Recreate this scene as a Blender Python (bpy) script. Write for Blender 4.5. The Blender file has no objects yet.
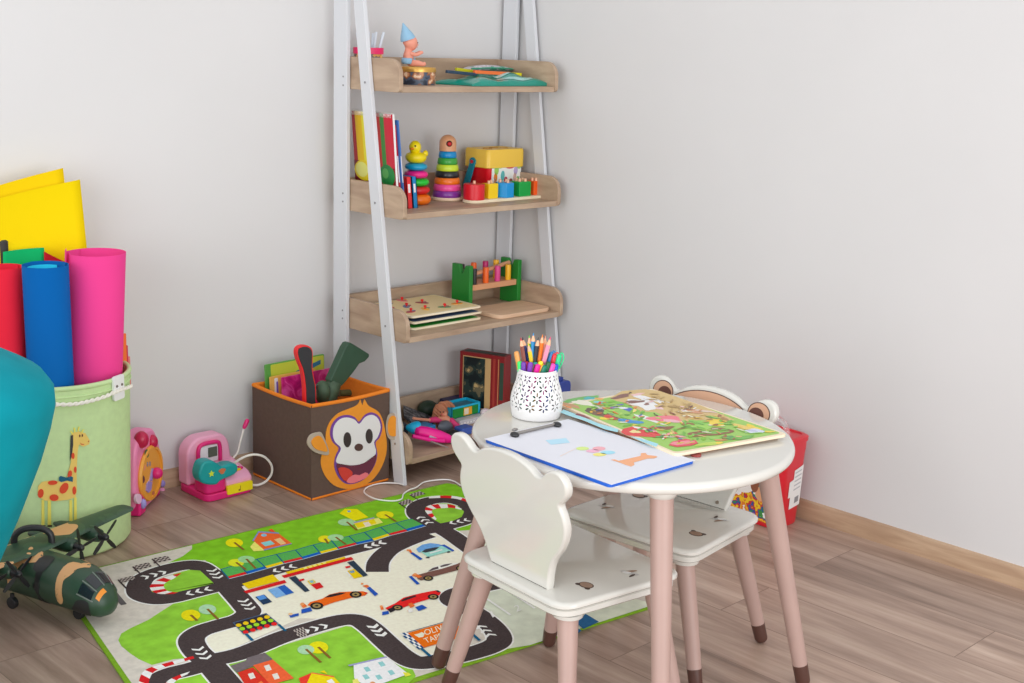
import bpy, bmesh, math, random
from math import sin, cos, pi, radians as rad
from mathutils import Vector, Matrix
random.seed(7)
SC = bpy.context.scene
COL = SC.collection
# ------------------------------------------------------------------ camera
FPX, YAW, PITCH, ROLL, HC = 1298.0, rad(45.155), rad(12.95), rad(1.887), 1.25
fw = Vector((cos(YAW)*cos(PITCH), sin(YAW)*cos(PITCH), -sin(PITCH)))
r0 = Vector((sin(YAW), -cos(YAW), 0)); u0 = r0.cross(fw)
rt = cos(ROLL)*r0 + sin(ROLL)*u0; up = -sin(ROLL)*r0 + cos(ROLL)*u0
def ray(px, py): return fw*FPX + rt*(px-512) - up*(py-341.5)
_d = ray(498, 421.7)
CAM = Vector((-_d.x*(-HC/_d.z), -_d.y*(-HC/_d.z), HC))      # the floor corner of the room is the origin
# measuring helpers: where the sight line of a photo point meets a horizontal / x / y plane of the room
def PZ(px, py, z=0.0): d = ray(px, py); return CAM + d*((z-HC)/d.z)
def PX(px, py, x): d = ray(px, py); return CAM + d*((x-CAM.x)/d.x)
def PY(px, py, y): d = ray(px, py); return CAM + d*((y-CAM.y)/d.y)
def PP(px, py, p, n):
    d = ray(px, py); n = Vector(n); return CAM + d*((Vector(p)-CAM).dot(n)/d.dot(n))
def PC(px, py, c, r):                                        # upright cylinder, near side
    d = ray(px, py); ox, oy = CAM.x-c[0], CAM.y-c[1]
    a = d.x**2+d.y**2; b = 2*(ox*d.x+oy*d.y); q = ox*ox+oy*oy-r*r
    t = (-b-math.sqrt(max(b*b-4*a*q, 0)))/(2*a); return CAM + d*t
cd = bpy.data.cameras.new('camera'); cam = bpy.data.objects.new('camera', cd); COL.objects.link(cam)
cd.sensor_width = 36; cd.lens = 36*FPX/1024; cd.clip_start = .05
R3 = Matrix((rt, up, -fw)).transposed()
cam.matrix_world = Matrix.Translation(CAM) @ R3.to_4x4()
SC.camera = cam
# ------------------------------------------------------------------ materials
def lin(c):
    c = c/255.0
    return c/12.92 if c <= .04045 else ((c+.055)/1.055)**2.4
KC = 1.13
def L(rgb, k=KC): return tuple(min(.9, lin(c)*k) for c in rgb)+(1.0,)
MATS = {}
def mat(name, rgb, rough=.5, metal=0., var=0., scale=40., bump=0., coat=0., trans=0., stretch=None, alpha=1., spec=.5):
    if name in MATS: return MATS[name]
    m = bpy.data.materials.new(name); m.use_nodes = True; MATS[name] = m
    nt = m.node_tree; b = nt.nodes['Principled BSDF']
    c = L(rgb)
    b.inputs['Base Color'].default_value = c
    b.inputs['Roughness'].default_value = rough; b.inputs['Metallic'].default_value = metal
    b.inputs['Coat Weight'].default_value = coat; b.inputs['Specular IOR Level'].default_value = spec
    b.inputs['Transmission Weight'].default_value = trans; b.inputs['Alpha'].default_value = alpha
    if var or bump:
        tc = nt.nodes.new('ShaderNodeTexCoord'); mp = nt.nodes.new('ShaderNodeMapping')
        if stretch: mp.inputs['Scale'].default_value = stretch
        nz = nt.nodes.new('ShaderNodeTexNoise'); nz.inputs['Scale'].default_value = scale; nz.inputs['Detail'].default_value = 5
        nt.links.new(tc.outputs['Object'], mp.inputs[0]); nt.links.new(mp.outputs[0], nz.inputs['Vector'])
        if var:
            mx = nt.nodes.new('ShaderNodeValToRGB')
            mx.color_ramp.elements[0].position = .3; mx.color_ramp.elements[1].position = .7
            mx.color_ramp.elements[0].color = tuple(x*(1-var) for x in c[:3])+(1,)
            mx.color_ramp.elements[1].color = tuple(min(.92, x*(1+var)) for x in c[:3])+(1,)
            nt.links.new(nz.outputs['Fac'], mx.inputs[0]); nt.links.new(mx.outputs[0], b.inputs['Base Color'])
        if bump:
            bp = nt.nodes.new('ShaderNodeBump'); bp.inputs['Strength'].default_value = bump; bp.inputs['Distance'].default_value = .002
            nt.links.new(nz.outputs['Fac'], bp.inputs['Height']); nt.links.new(bp.outputs[0], b.inputs['Normal'])
    return m
def ramp_mat(name, stops, scale, rough=.5, detail=3, stretch=None, const=True, dist=0.):
    m = bpy.data.materials.new(name); m.use_nodes = True; nt = m.node_tree; b = nt.nodes['Principled BSDF']
    b.inputs['Roughness'].default_value = rough
    tc = nt.nodes.new('ShaderNodeTexCoord'); mp = nt.nodes.new('ShaderNodeMapping'); nz = nt.nodes.new('ShaderNodeTexNoise')
    if stretch: mp.inputs['Scale'].default_value = stretch
    nz.inputs['Scale'].default_value = scale; nz.inputs['Detail'].default_value = detail; nz.inputs['Distortion'].default_value = dist
    rp = nt.nodes.new('ShaderNodeValToRGB'); rp.color_ramp.interpolation = 'CONSTANT' if const else 'LINEAR'
    e = rp.color_ramp.elements
    while len(e) < len(stops): e.new(.5)
    for i, (p, c) in enumerate(stops): e[i].position = p; e[i].color = L(c)
    nt.links.new(tc.outputs['Object'], mp.inputs[0]); nt.links.new(mp.outputs[0], nz.inputs['Vector'])
    nt.links.new(nz.outputs['Fac'], rp.inputs[0]); nt.links.new(rp.outputs[0], b.inputs['Base Color'])
    MATS[name] = m
    return m
def C(r, g, b, rough=.45, **k):                                # quick plain colour
    return mat('col_%d_%d_%d_%d' % (r, g, b, int(rough*100)), (r, g, b), rough, **k)
def floor_mat():
    m = bpy.data.materials.new('floor_laminate'); m.use_nodes = True; nt = m.node_tree; b = nt.nodes['Principled BSDF']
    N = nt.nodes.new; K = nt.links.new
    tc = N('ShaderNodeTexCoord'); mp = N('ShaderNodeMapping'); mp.inputs['Location'].default_value = (.13, .07, 0)
    sx_ = N('ShaderNodeSeparateXYZ'); cx_ = N('ShaderNodeCombineXYZ'); K(tc.outputs['Object'], sx_.inputs[0]); K(sx_.outputs[1], cx_.inputs[0]); K(sx_.outputs[0], cx_.inputs[1])
    K(cx_.outputs[0], mp.inputs[0])
    br = N('ShaderNodeTexBrick'); br.offset = .37; br.inputs['Scale'].default_value = 1.0
    br.inputs['Brick Width'].default_value = 1.28; br.inputs['Row Height'].default_value = .192
    br.inputs['Mortar Size'].default_value = .0012; br.inputs['Mortar Smooth'].default_value = .3
    br.inputs['Color1'].default_value = (0, 0, 0, 1); br.inputs['Color2'].default_value = (1, 1, 1, 1); br.inputs['Mortar'].default_value = (.5, .5, .5, 1)
    K(mp.outputs[0], br.inputs['Vector'])
    # grain: noise stretched along the boards, shifted per board
    add = N('ShaderNodeVectorMath'); add.operation = 'MULTIPLY_ADD'
    sc = N('ShaderNodeVectorMath'); sc.operation = 'MULTIPLY'; sc.inputs[1].default_value = (1.0, 11.0, 1.0)
    K(mp.outputs[0], sc.inputs[0])
    K(br.outputs['Color'], add.inputs[0]); add.inputs[1].default_value = (7, 9, 5); K(sc.outputs[0], add.inputs[2])
    n1 = N('ShaderNodeTexNoise'); n1.inputs['Scale'].default_value = 1.5; n1.inputs['Detail'].default_value = 6; n1.inputs['Roughness'].default_value = .6; n1.inputs['Distortion'].default_value = .5
    K(add.outputs[0], n1.inputs['Vector'])
    n2 = N('ShaderNodeTexNoise'); n2.inputs['Scale'].default_value = 6.5; n2.inputs['Detail'].default_value = 8; n2.inputs['Roughness'].default_value = .65
    K(add.outputs[0], n2.inputs['Vector'])
    rp = N('ShaderNodeValToRGB'); e = rp.color_ramp.elements
    for i, (p, c) in enumerate(((.26, (110, 89, 78)), (.40, (143, 120, 106)), (.55, (164, 140, 125)), (.75, (184, 162, 146)))):
        if i > 1: e.new(p)
        e[i].position = p; e[i].color = L(c)
    K(n1.outputs['Fac'], rp.inputs[0])
    m1 = N('ShaderNodeMix'); m1.data_type = 'RGBA'; m1.blend_type = 'SOFT_LIGHT'; m1.inputs[0].default_value = .5
    K(rp.outputs[0], m1.inputs[6]); K(n2.outputs['Fac'], m1.inputs[7])
    # board to board tone
    hv = N('ShaderNodeHueSaturation'); mr = N('ShaderNodeMapRange'); mr.inputs[3].default_value = .88; mr.inputs[4].default_value = 1.10
    K(br.outputs['Color'], mr.inputs[0]); K(mr.outputs[0], hv.inputs['Value']); K(m1.outputs[2], hv.inputs['Color'])
    m2 = N('ShaderNodeMix'); m2.data_type = 'RGBA'; m2.inputs[7].default_value = L((92, 72, 60)); fm = N('ShaderNodeMath'); fm.operation = 'MULTIPLY'; fm.inputs[1].default_value = .75
    K(br.outputs['Fac'], fm.inputs[0]); K(fm.outputs[0], m2.inputs[0]); K(hv.outputs[0], m2.inputs[6])
    K(m2.outputs[2], b.inputs['Base Color'])
    b.inputs['Roughness'].default_value = .38; b.inputs['Specular IOR Level'].default_value = .4
    bp = N('ShaderNodeBump'); bp.inputs['Strength'].default_value = .12; bp.inputs['Distance'].default_value = .002; K(n2.outputs['Fac'], bp.inputs['Height']); K(bp.outputs[0], b.inputs['Normal'])
    return m
def wood(name, lo, hi, stretch, scale=3., rough=.5):
    return ramp_mat(name, [(.3, lo), (.5, tuple((a+b)//2 for a, b in zip(lo, hi))), (.68, hi)], scale, rough, 7, stretch, False, .4)
# ------------------------------------------------------------------ mesh builder
class MB:
    def __init__(s): s.v = []; s.f = []; s.m = []; s.mats = []; s.T = None; s.cur = 0
    def use(s, m):
        if m not in s.mats: s.mats.append(m)
        s.cur = s.mats.index(m); return s
    def add(s, vs, fs):
        o = len(s.v)
        s.v += [tuple(s.T @ Vector(p)) if s.T else tuple(p) for p in vs]
        for f in fs: s.f.append([i+o for i in f]); s.m.append(s.cur)
        return s
    def poly(s, pts): return s.add(pts, [list(range(len(pts)))])
    def box(s, x0, x1, y0, y1, z0, z1):
        return s.add([(x, y, z) for z in (z0, z1) for y in (y0, y1) for x in (x0, x1)],
                     [(0, 2, 3, 1), (4, 5, 7, 6), (0, 1, 5, 4), (2, 6, 7, 3), (0, 4, 6, 2), (1, 3, 7, 5)])
    def prism(s, poly, fn, w0, w1):
        n = len(poly); vs = [fn(u, v, w0) for u, v in poly]+[fn(u, v, w1) for u, v in poly]
        return s.add(vs, [list(range(n))[::-1], list(range(n, 2*n))]+[(i, (i+1) % n, n+(i+1) % n, n+i) for i in range(n)])
    def loft(s, rings, cap=True, closed=False):
        n = len(rings[0]); vs = [p for r in rings for p in r]; fs = []
        k = len(rings)
        for j in range(k if closed else k-1):
            a, b = j*n, ((j+1) % k)*n
            fs += [(a+i, a+(i+1) % n, b+(i+1) % n, b+i) for i in range(n)]
        if cap and not closed: fs += [list(range(n))[::-1], list(range((k-1)*n, k*n))]
        return s.add(vs, fs)
    def lathe(s, prof, c=(0, 0, 0), ax=(0, 0, 1), n=24, cap=True):
        ax = Vector(ax).normalized(); a = ax.orthogonal().normalized(); b = ax.cross(a); c = Vector(c)
        if abs(ax.z) > .99: a, b = Vector((1, 0, 0)), Vector((0, 1, 0))*(1 if ax.z > 0 else -1)
        return s.loft([[c+ax*z+(a*cos(2*pi*i/n)+b*sin(2*pi*i/n))*r for i in range(n)] for r, z in prof], cap)
    def cyl(s, p0, p1, ra, rb=None, n=16):
        p0, p1 = Vector(p0), Vector(p1); d = p1-p0
        return s.lathe([(ra, 0), (ra if rb is None else rb, d.length)], p0, d, n)
    def tube(s, pts, r, n=8, closed=False):
        pts = [Vector(p) for p in pts]; k = len(pts); rings = []; pa = None
        rs = r if isinstance(r, (list, tuple)) else [r]*k
        for i in range(k):
            t = (pts[(i+1) % k]-pts[i-1]) if closed else (pts[min(i+1, k-1)]-pts[max(i-1, 0)])
            t.normalize()
            a = t.orthogonal().normalized() if pa is None else (pa-t*pa.dot(t)).normalized()
            pa = a; b = t.cross(a)
            rings.append([pts[i]+(a*cos(2*pi*j/n)+b*sin(2*pi*j/n))*rs[i] for j in range(n)])
        return s.loft(rings, True, closed)
    def torus(s, c, R, r, ax=(0, 0, 1), n=32, k=10):
        ax = Vector(ax).normalized(); a = ax.orthogonal().normalized(); b = ax.cross(a); c = Vector(c); rings = []
        for i in range(n):
            q = a*cos(2*pi*i/n)+b*sin(2*pi*i/n)
            rings.append([c+q*(R+r*cos(2*pi*j/k))+ax*r*sin(2*pi*j/k) for j in range(k)])
        return s.loft(rings, False, True)
    def sph(s, c, rx, ry=None, rz=None, n=16, k=10, M=None, e=1.):
        ry = rx if ry is None else ry; rz = rx if rz is None else rz; c = Vector(c); rings = []
        pw = lambda t: math.copysign(abs(t)**e, t)
        for j in range(k+1):
            th = -pi/2+pi*j/k; cr = max(cos(th), 1e-3)
            rg = [Vector((rx*pw(cr)*pw(cos(2*pi*i/n)), ry*pw(cr)*pw(sin(2*pi*i/n)), rz*pw(sin(th)))) for i in range(n)]
            rings.append([c+(M @ p if M else p) for p in rg])
        return s.loft(rings)
    def build(s, name, parent=None, bevel=0., seg=2, ang=38, sub=0, local=False, solid=0., weld=False):
        me = bpy.data.meshes.new(name)
        off = Vector((0, 0, 0))
        if parent is not None and not local:
            p = parent
            while p is not None: off += p.location; p = p.parent
        me.from_pydata([tuple(Vector(p)-off) for p in s.v], [], s.f)
        for m in s.mats: me.materials.append(m)
        if s.mats: me.polygons.foreach_set('material_index', s.m)
        bm = bmesh.new(); bm.from_mesh(me)
        if weld: bmesh.ops.remove_doubles(bm, verts=bm.verts, dist=1e-5)
        bmesh.ops.recalc_face_normals(bm, faces=bm.faces); bm.to_mesh(me); bm.free()
        me.polygons.foreach_set('use_smooth', [True]*len(me.polygons))
        me.set_sharp_from_angle(angle=rad(ang))
        o = bpy.data.objects.new(name, me); COL.objects.link(o)
        if parent is not None: o.parent = parent
        if solid: md = o.modifiers.new('solid', 'SOLIDIFY'); md.thickness = solid; md.offset = 0
        if bevel: md = o.modifiers.new('bevel', 'BEVEL'); md.width = bevel; md.segments = seg; md.limit_method = 'ANGLE'; md.angle_limit = rad(40); md.harden_normals = True
        if sub: md = o.modifiers.new('sub', 'SUBSURF'); md.levels = sub; md.render_levels = sub
        return o
def tag(o, label, cat, group=None):
    o['label'] = label; o['category'] = cat
    if group: o['group'] = group
    return o
def thing(name, label, cat, loc=(0, 0, 0), group=None):
    o = bpy.data.objects.new(name, None); COL.objects.link(o); o.location = loc; o.empty_display_size = .05
    return tag(o, label, cat, group)
def struct(o): o['kind'] = 'structure'; return o
def copy_tree(o, parent=None):
    c = o.copy(); COL.objects.link(c)
    if parent is not None: c.parent = parent
    for ch in list(o.children): copy_tree(ch, c)
    return c
def rrect(x0, x1, y0, y1, r, n=5):
    out = []
    for cx, cy, a in ((x1-r, y1-r, 0), (x0+r, y1-r, 90), (x0+r, y0+r, 180), (x1-r, y0+r, 270)):
        out += [(cx+r*cos(rad(a+90*i/n)), cy+r*sin(rad(a+90*i/n))) for i in range(n+1)]
    return out
def ell(cx, cy, rx, ry, n=18, a0=0., a1=360., rot=0.):
    c, s = cos(rad(rot)), sin(rad(rot)); full = abs(a1-a0) >= 359.9
    out = []
    for i in range(n if full else n+1):
        t = rad(a0+(a1-a0)*i/n); x, y = rx*cos(t), ry*sin(t); out.append((cx+c*x-s*y, cy+s*x+c*y))
    return out
def smooth_line(pts, n=6, closed=False):
    pts = [Vector(p) for p in pts]; k = len(pts); out = []
    for i in range(k if closed else k-1):
        p0 = pts[(i-1) % k] if (closed or i > 0) else pts[0]; p1 = pts[i]; p2 = pts[(i+1) % k]
        p3 = pts[(i+2) % k] if (closed or i+2 < k) else pts[-1]
        for j in range(n):
            t = j/n
            out.append(.5*((2*p1)+(p2-p0)*t+(2*p0-5*p1+4*p2-p3)*t*t+(-p0+3*p1-3*p2+p3)*t**3))
    if not closed: out.append(pts[-1])
    return out
def text_polys(txt):
    cu = bpy.data.curves.new('txt', 'FONT'); cu.body = txt; cu.resolution_u = 3
    ob = bpy.data.objects.new('txt', cu); me = bpy.data.meshes.new_from_object(ob)
    ps = [[(me.vertices[i].co.x, me.vertices[i].co.y) for i in p.vertices] for p in me.polygons]
    bpy.data.objects.remove(ob); bpy.data.curves.remove(cu); bpy.data.meshes.remove(me)
    xs = [x for p in ps for x, _ in p]; ys = [y for p in ps for _, y in p]
    w, h = max(xs)-min(xs), max(ys)-min(ys)
    return [[((x-min(xs))/w, (y-min(ys))/h) for x, y in p] for p in ps]
def quad_map(q):                                              # unit square -> quad  q = bl, br, tr, tl
    q = [Vector(p) for p in q]
    return lambda u, v: (q[0]*(1-u)+q[1]*u)*(1-v)+(q[3]*(1-u)+q[2]*u)*v
# ------------------------------------------------------------------ common materials
WHITE = mat('cream_lacquer', (205, 203, 196), .16, coat=.45)
LEG = mat('dusty_pink_paint', (170, 142, 133), .42, var=.03, scale=15)
SOCK = mat('dark_brown_paint', (80, 52, 44), .4)
OAK = wood('oak_board', (156, 131, 109), (188, 164, 139), (3, 14, 14), 2.2)
OAKS = wood('oak_side', (156, 131, 109), (188, 164, 139), (14, 3, 14), 2.2)
STEEL = mat('white_powder_coat', (205, 207, 211), .4)
BLACK = mat('black_plastic', (38, 38, 40), .4)
PINEW = wood('pale_plywood', (226, 208, 178), (240, 226, 200), (3, 10, 10), 3)
# ------------------------------------------------------------------ room
WALLM = mat('wall_paint', (206, 205, 205), .9, var=.012, scale=3)
BASEM = wood('baseboard_oak', (164, 134, 108), (190, 162, 134), (3, 3, 30), 2.)
f = MB().use(floor_mat()); f.box(-4.6, .14, -4.9, .42, -.06, 0); struct(f.build('floor'))
WA, WB = Vector((.027, .047, 0)), Vector((-4.5, .047+.0565*4.527, 0))      # foot of the back wall
wd = (WB-WA).normalized(); wn = Vector((wd.y, -wd.x, 0))                   # wn points out of the room
if wn.y < 0: wn = -wn
w = MB().use(WALLM)
w.prism([(-.08, 0), ((WB-WA).length, 0), ((WB-WA).length, 2.65), (-.08, 2.65)], lambda u, v, t: WA+wd*u+wn*t+Vector((0, 0, v)), 0, .1); struct(w.build('wall_back'))
w = MB().use(WALLM); w.box(.027, .127, -4.8, .16, 0, 2.65); struct(w.build('wall_right'))
b = MB().use(BASEM)
pf = [(0, 0), (.013, 0), (.013, .040), (.009, .050), (0, .052)]
b.prism(pf, lambda u, v, t: WA+wd*t-wn*u+Vector((0, 0, v)), .013, (WB-WA).length-.01); struct(b.build('baseboard_back'))
BASER = wood('baseboard_oak_right', (164, 134, 108), (190, 162, 134), (3, 3, 30), 2.)
b = MB().use(BASER); b.prism(pf, lambda u, v, t: Vector((.027-u, t, v)), -4.75, .034); struct(b.build('baseboard_right'))
def wall_y(x): return WA.y+(x-WA.x)*wd.y/wd.x
# ------------------------------------------------------------------ light
wld = bpy.data.worlds.new('daylight'); SC.world = wld; wld.use_nodes = True
bg = wld.node_tree.nodes['Background']; bg.inputs[0].default_value = (.97, .98, 1.0, 1); bg.inputs[1].default_value = .70
def area(name, loc, target, sx, sy, power, col):
    l = bpy.data.lights.new(name, 'AREA'); l.shape = 'RECTANGLE'; l.size = sx; l.size_y = sy; l.energy = power; l.color = col
    o = bpy.data.objects.new(name, l); COL.objects.link(o); o.location = loc
    o.rotation_euler = (Vector(target)-Vector(loc)).to_track_quat('-Z', 'Y').to_euler(); return o
area('fill_light', (-4.5, -2.3, 1.15), (0, -1.0, .75), 2.6, 1.9, 42, (.985, .99, 1.0))  # unseen fill lamp, added so the right wall matches the tabletop
area('fill_light', (-1.9, -4.8, 1.15), (-.9, 0, .75), 2.6, 1.9, 42, (.985, .99, 1.0))  # second added fill, aimed at the back wall; no window modelled here
SC.view_settings.view_transform = 'Standard'; SC.view_settings.look = 'None'
SC.view_settings.exposure = 0.44; SC.view_settings.gamma = 1.0; SC.view_settings.use_curve_mapping = False
# ------------------------------------------------------------------ ladder shelf
shelf = thing('ladder_shelf', 'white metal ladder shelf with oak trays standing in the corner of the room', 'shelf', (-.325, -.13, 0))
ZTOP = 1.58
def fy(z): return -.257+.1487*z                                            # rear edge of the leaning posts
for sx, (xa, xb) in ((-1, (-.665, -.652)), (1, (.0005, .0125))):
    p = MB().use(STEEL)
    p.prism([(fy(0)-.045, 0), (fy(0), 0), (fy(ZTOP), ZTOP), (fy(ZTOP)-.043, ZTOP)], lambda u, v, t: (t, u, v), xa, xb)
    po = p.build('leaning_post', shelf, .0015)
    q = MB().use(STEEL)
    yb = .034
    q.box(xa, xb, yb-.062, yb, 0, ZTOP); pb = q.build('upright_post', shelf, .0015)
    if sx < 0:
        for z in (1.13, .455, .118, .80):
            for o, y in ((po, fy(z)-.022), ):
                s = MB().use(mat('screw_zinc', (150, 150, 152), .35, .8)); s.cyl((xa-.0015, y, z), (xa, y, z), .0032, n=10); s.build('screw', o)
            for dz in (.012, -.012):
                s = MB().use(MATS['screw_zinc']); s.cyl((xa-.0015, -.012, z+dz), (xa, -.012, z+dz), .0025, n=10); s.build('screw', pb)
c = MB().use(STEEL); c.box(-.652, .0005, -.045, .03, ZTOP-.02, ZTOP-.002); c.build('top_rail', shelf, .0015)
TRAYZ = []
for z, yf, XR in ((1.108, -.242, -.024), (.762, -.266, -.018), (.414, -.286, -.008), (.060, -.306, -.001)):
    t = MB().use(OAK)
    t.box(-.636, XR-.013, yf+.004, .018, z, z+.016)
    t.box(-.636, XR-.013, .016, .031, z, z+.09)
    t.use(OAKS)
    R = .045
    pr_ = [(.031, z), (.031, z+.09)]+[(yf+R+R*cos(rad(a)), z+.09-R+R*sin(rad(a))) for a in range(90, 181, 10)]+[(yf+.012+.012*cos(rad(a)), z+.012+.012*sin(rad(a))) for a in range(180, 271, 15)]
    for xa, xb in ((-.650, -.636), (XR-.013, XR)): t.prism(pr_, lambda u, v, w: (w, u, v), xa, xb)
    t.build('tray', shelf, .0012); TRAYZ.append(z+.016)
Z1, Z2, Z3, Z4 = TRAYZ
# ------------------------------------------------------------------ table
TC = (-1.054, -1.456); TR, TH = .3145, .516
table = thing('kids_table', 'round cream kids table with dusty pink legs and brown feet', 'table', (TC[0], TC[1], 0))
t = MB().use(WHITE)
rr = .009
prof = [(TR-.02, TH-.022), (TR-.006, TH-.021)]+[(TR-rr+rr*cos(rad(a)), TH-.011+.011*sin(rad(a))) for a in range(-50, 91, 20)]+[(0.001, TH)]
t.lathe([(0.001, TH-.022)]+prof, (TC[0], TC[1], 0), n=96, cap=False); t.build('table_top', table, ang=50)
def leg(parent, top, foot, ra, rb, sock, collar=None, nm='leg'):
    top, foot = Vector(top), Vector(foot); d = (foot-top); Ln = d.length; d.normalize()
    m = MB().use(LEG); ks = 1-sock/Ln; rk = ra+(rb-ra)*ks
    m.lathe([(ra, 0), (rk, Ln*ks)], top, d, 24)
    o = m.build(nm, parent, ang=50)
    s = MB().use(SOCK); rs = rk+.0004
    pr2 = [(rs, Ln*ks), (rb+.0006, Ln-.012)]+[((rb+.0006)*cos(rad(a)), Ln-.012+.012*sin(rad(a))) for a in (25, 50, 70, 85)]
    s.lathe(pr2, top, d, 24); so = s.build('foot_sock', o, ang=60); so['label'] = 'dark brown painted foot end'
    return o
for a, ra_, rf_, fz in ((-128, .270, .382, 0), (-49.5, .260, .374, 0), (47, .250, .332, .006), (138, .247, .372, .006)):
    ca, sa = cos(rad(a)), sin(rad(a))
    tp = (TC[0]+ca*ra_, TC[1]+sa*ra_, TH-.034); ft = (TC[0]+ca*rf_, TC[1]+sa*rf_, fz)
    o = leg(table, tp, ft, .0215, .0145, .048)
    d = (Vector(ft)-Vector(tp)).normalized()
    k = MB().use(WHITE); k.lathe([(.031, TH-.0225), (.031, TH-.026), (.026, TH-.036), (.0228, TH-.038)], (TC[0]+ca*(ra_-.002), TC[1]+sa*(ra_-.002), 0), n=24); k.build('leg_collar', table, ang=50)
# ------------------------------------------------------------------ bear chairs (built at the origin, facing +x)
def bear_outline(s=1.0, dz=0.0):
    half = [(.072, .288), (.076, .300), (.082, .325), (.094, .355), (.116, .385), (.129, .410), (.134, .435), (.130, .458), (.1245, .474), (.132, .484), (.143, .498), (.146, .513), (.141, .528), (.129, .537), (.114, .537), (.100, .529), (.088, .518), (.076, .516), (.060, .526), (.040, .534), (.020, .538)]
    R_ = smooth_line([Vector((y, z, 0)) for y, z in half], 4)
    R_ = [(p.x*1.11, p.y) for p in R_]
    return R_+[(0, .539)]+[(-y, z) for y, z in reversed(R_)]
def lean(y, z, t): return Vector((-.101-(z-.29)*.18-t, y, z))                # back panel leans away; t grows to the rear
def make_chair(name, label):
    r = thing(name, label, 'chair', (0, 0, 0), 'bear chairs at the round table')
    def plan(k, rad_):
        q = [(-.145+k, -.151+k), (.150-k, -.170+k), (.150-k, .168-k), (-.145+k, .151-k)]; out = []
        for i in range(4):
            p0, p1, p2 = (Vector((*q[j % 4], 0)) for j in (i-1, i, i+1))
            a = (p0-p1).normalized(); b = (p2-p1).normalized(); A = p1+a*rad_; B = p1+b*rad_
            for j in range(7): u = j/6; out.append(tuple((A*(1-u)**2+p1*2*u*(1-u)+B*u*u)[:2]))
        return out
    s = MB().use(WHITE)
    s.loft([[(x, y, z) for x, y in plan(k, .04)] for k, z in ((.008, .260), (.005, .263), (.005, .2725), (.009, .2745), (.009, .2755), (.003, .277), (0, .280), (0, .285), (.0025, .2885), (.007, .290))])
    # small printed motifs on the seat
    D = lambda pts, m, h: s.use(m).poly([(x, y, .290+h) for x, y in pts])
    br_, dk, gy = C(150, 122, 104), C(74, 56, 50), C(186, 186, 184)
    for cx, cy, k in ((-.045, -.105, 0), (.06, -.112, 1), (.055, .112, 0), (-.05, .1, 1)):
        if k == 0:
            D(ell(cx, cy, .0125, .0155), dk, .0003)
            for e in (-1, 1): D(ell(cx-.009, cy+e*.0125, .0048, .0055, 12), dk, .0003)
            D(ell(cx, cy, .0105, .0135), br_, .0006)
        else:
            D(ell(cx, cy, .006, .02, rot=20), gy, .0003); D(ell(cx+.006, cy+.004, .004, .014, rot=70), br_, .0006); D(ell(cx-.006, cy-.012, .003, .009, rot=100), dk, .0007); D(ell(cx-.004, cy+.004, .005, .009, rot=40), C(238, 236, 230), .0008)
    s.build('seat', r, local=True, ang=40)
    b = MB().use(WHITE); ol = bear_outline()
    def ins(d):
        out = []; n_ = len(ol)
        for i in range(n_):
            t = Vector((ol[(i+1) % n_][0]-ol[i-1][0], ol[(i+1) % n_][1]-ol[i-1][1])); t.normalize(); out.append((ol[i][0]-t.y*d, ol[i][1]+t.x*d))
        return out
    sg = 1 if sum(ol[i-1][0]*ol[i][1]-ol[i][0]*ol[i-1][1] for i in range(len(ol))) > 0 else -1
    b.loft([[lean(y, z, t) for y, z in ins(sg*d)] for d, t in ((.0052, 0), (.0042, 0), (.0013, .0011), (0, .004), (0, .014), (.0013, .0169), (.0042, .018), (.0052, .018))])
    bo = b.build('backrest', r, local=True, ang=60)
    # bear face printed on the front of the back panel
    fc = MB(); P = lambda pts, m, h: fc.use(m).poly([lean(y*1.07, z, -h) for y, z in pts])
    dkb, tan, din, pk = C(84, 58, 48), C(196, 154, 126), C(92, 54, 44), C(226, 166, 150)
    for e in (-1, 1):
        P(ell(e*.114, .508, .0255, .0235, 24), dkb, .0004); P(ell(e*.114, .508, .0235, .0215, 24), tan, .0007)
        P(ell(e*.109, .503, .0170, .0165, 24), din, .001)
    P(ell(0, .445, .121, .0855, 48), dkb, .0012); P(ell(0, .445, .1188, .0835, 48), tan, .0015)
    P(ell(0, .418, .045, .03, 28), C(238, 222, 204), .0018); P(ell(0, .431, .014, .009), dkb, .0021)
    P([(-.0012, .425), (.0012, .425), (.0012, .408), (-.0012, .408)], dkb, .0021)
    for e in (-1, 1): P(ell(e*.05, .455, .008, .0105), dkb, .0018); P(ell(e*.075, .425, .015, .010), pk, .0018)
    fo = fc.build('bear_face', bo, local=True); fo['label'] = 'printed brown bear face'
    for (tx, ty), (fx_, fy_) in (((-.104, .112), (-.150, .168)), ((-.100, -.118), (-.142, -.176)), ((.112, .126), (.138, .190)), ((.112, -.126), (.138, -.190))):
        tp, ft = Vector((tx, ty, .252)), Vector((fx_, fy_, 0.0))
        leg(r, tp, ft, .0195, .0135, .046)
        k = MB().use(WHITE); k.lathe([(.030, .2598), (.028, .252), (.0215, .249)], (tx, ty, 0), n=24); k.build('leg_collar', r, ang=50, local=True)
    for e in (-1, 1):
        k = MB().use(mat('bolt_zinc', (170, 160, 150), .3, .9)); k.cyl(lean(e*.060, .304, -.003), lean(e*.060, .304, 0), .004, n=12); k.build('bolt', r, local=True)
    return r
chair = make_chair('bear_chair', 'cream bear-eared kids chair turned with its plain back towards the viewer')
chair.location = (-1.231, -1.457, 0.001); chair.rotation_euler = (0, 0, rad(-4.5))
chair2 = copy_tree(chair)
chair2['label'] = 'cream bear-eared kids chair with a brown bear face, beside the red bin'
chair2.location = (-.875, -1.414, 0.001); chair2.rotation_euler = (0, 0, rad(180+4))
# ------------------------------------------------------------------ things on the table
TZ = TH
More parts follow.
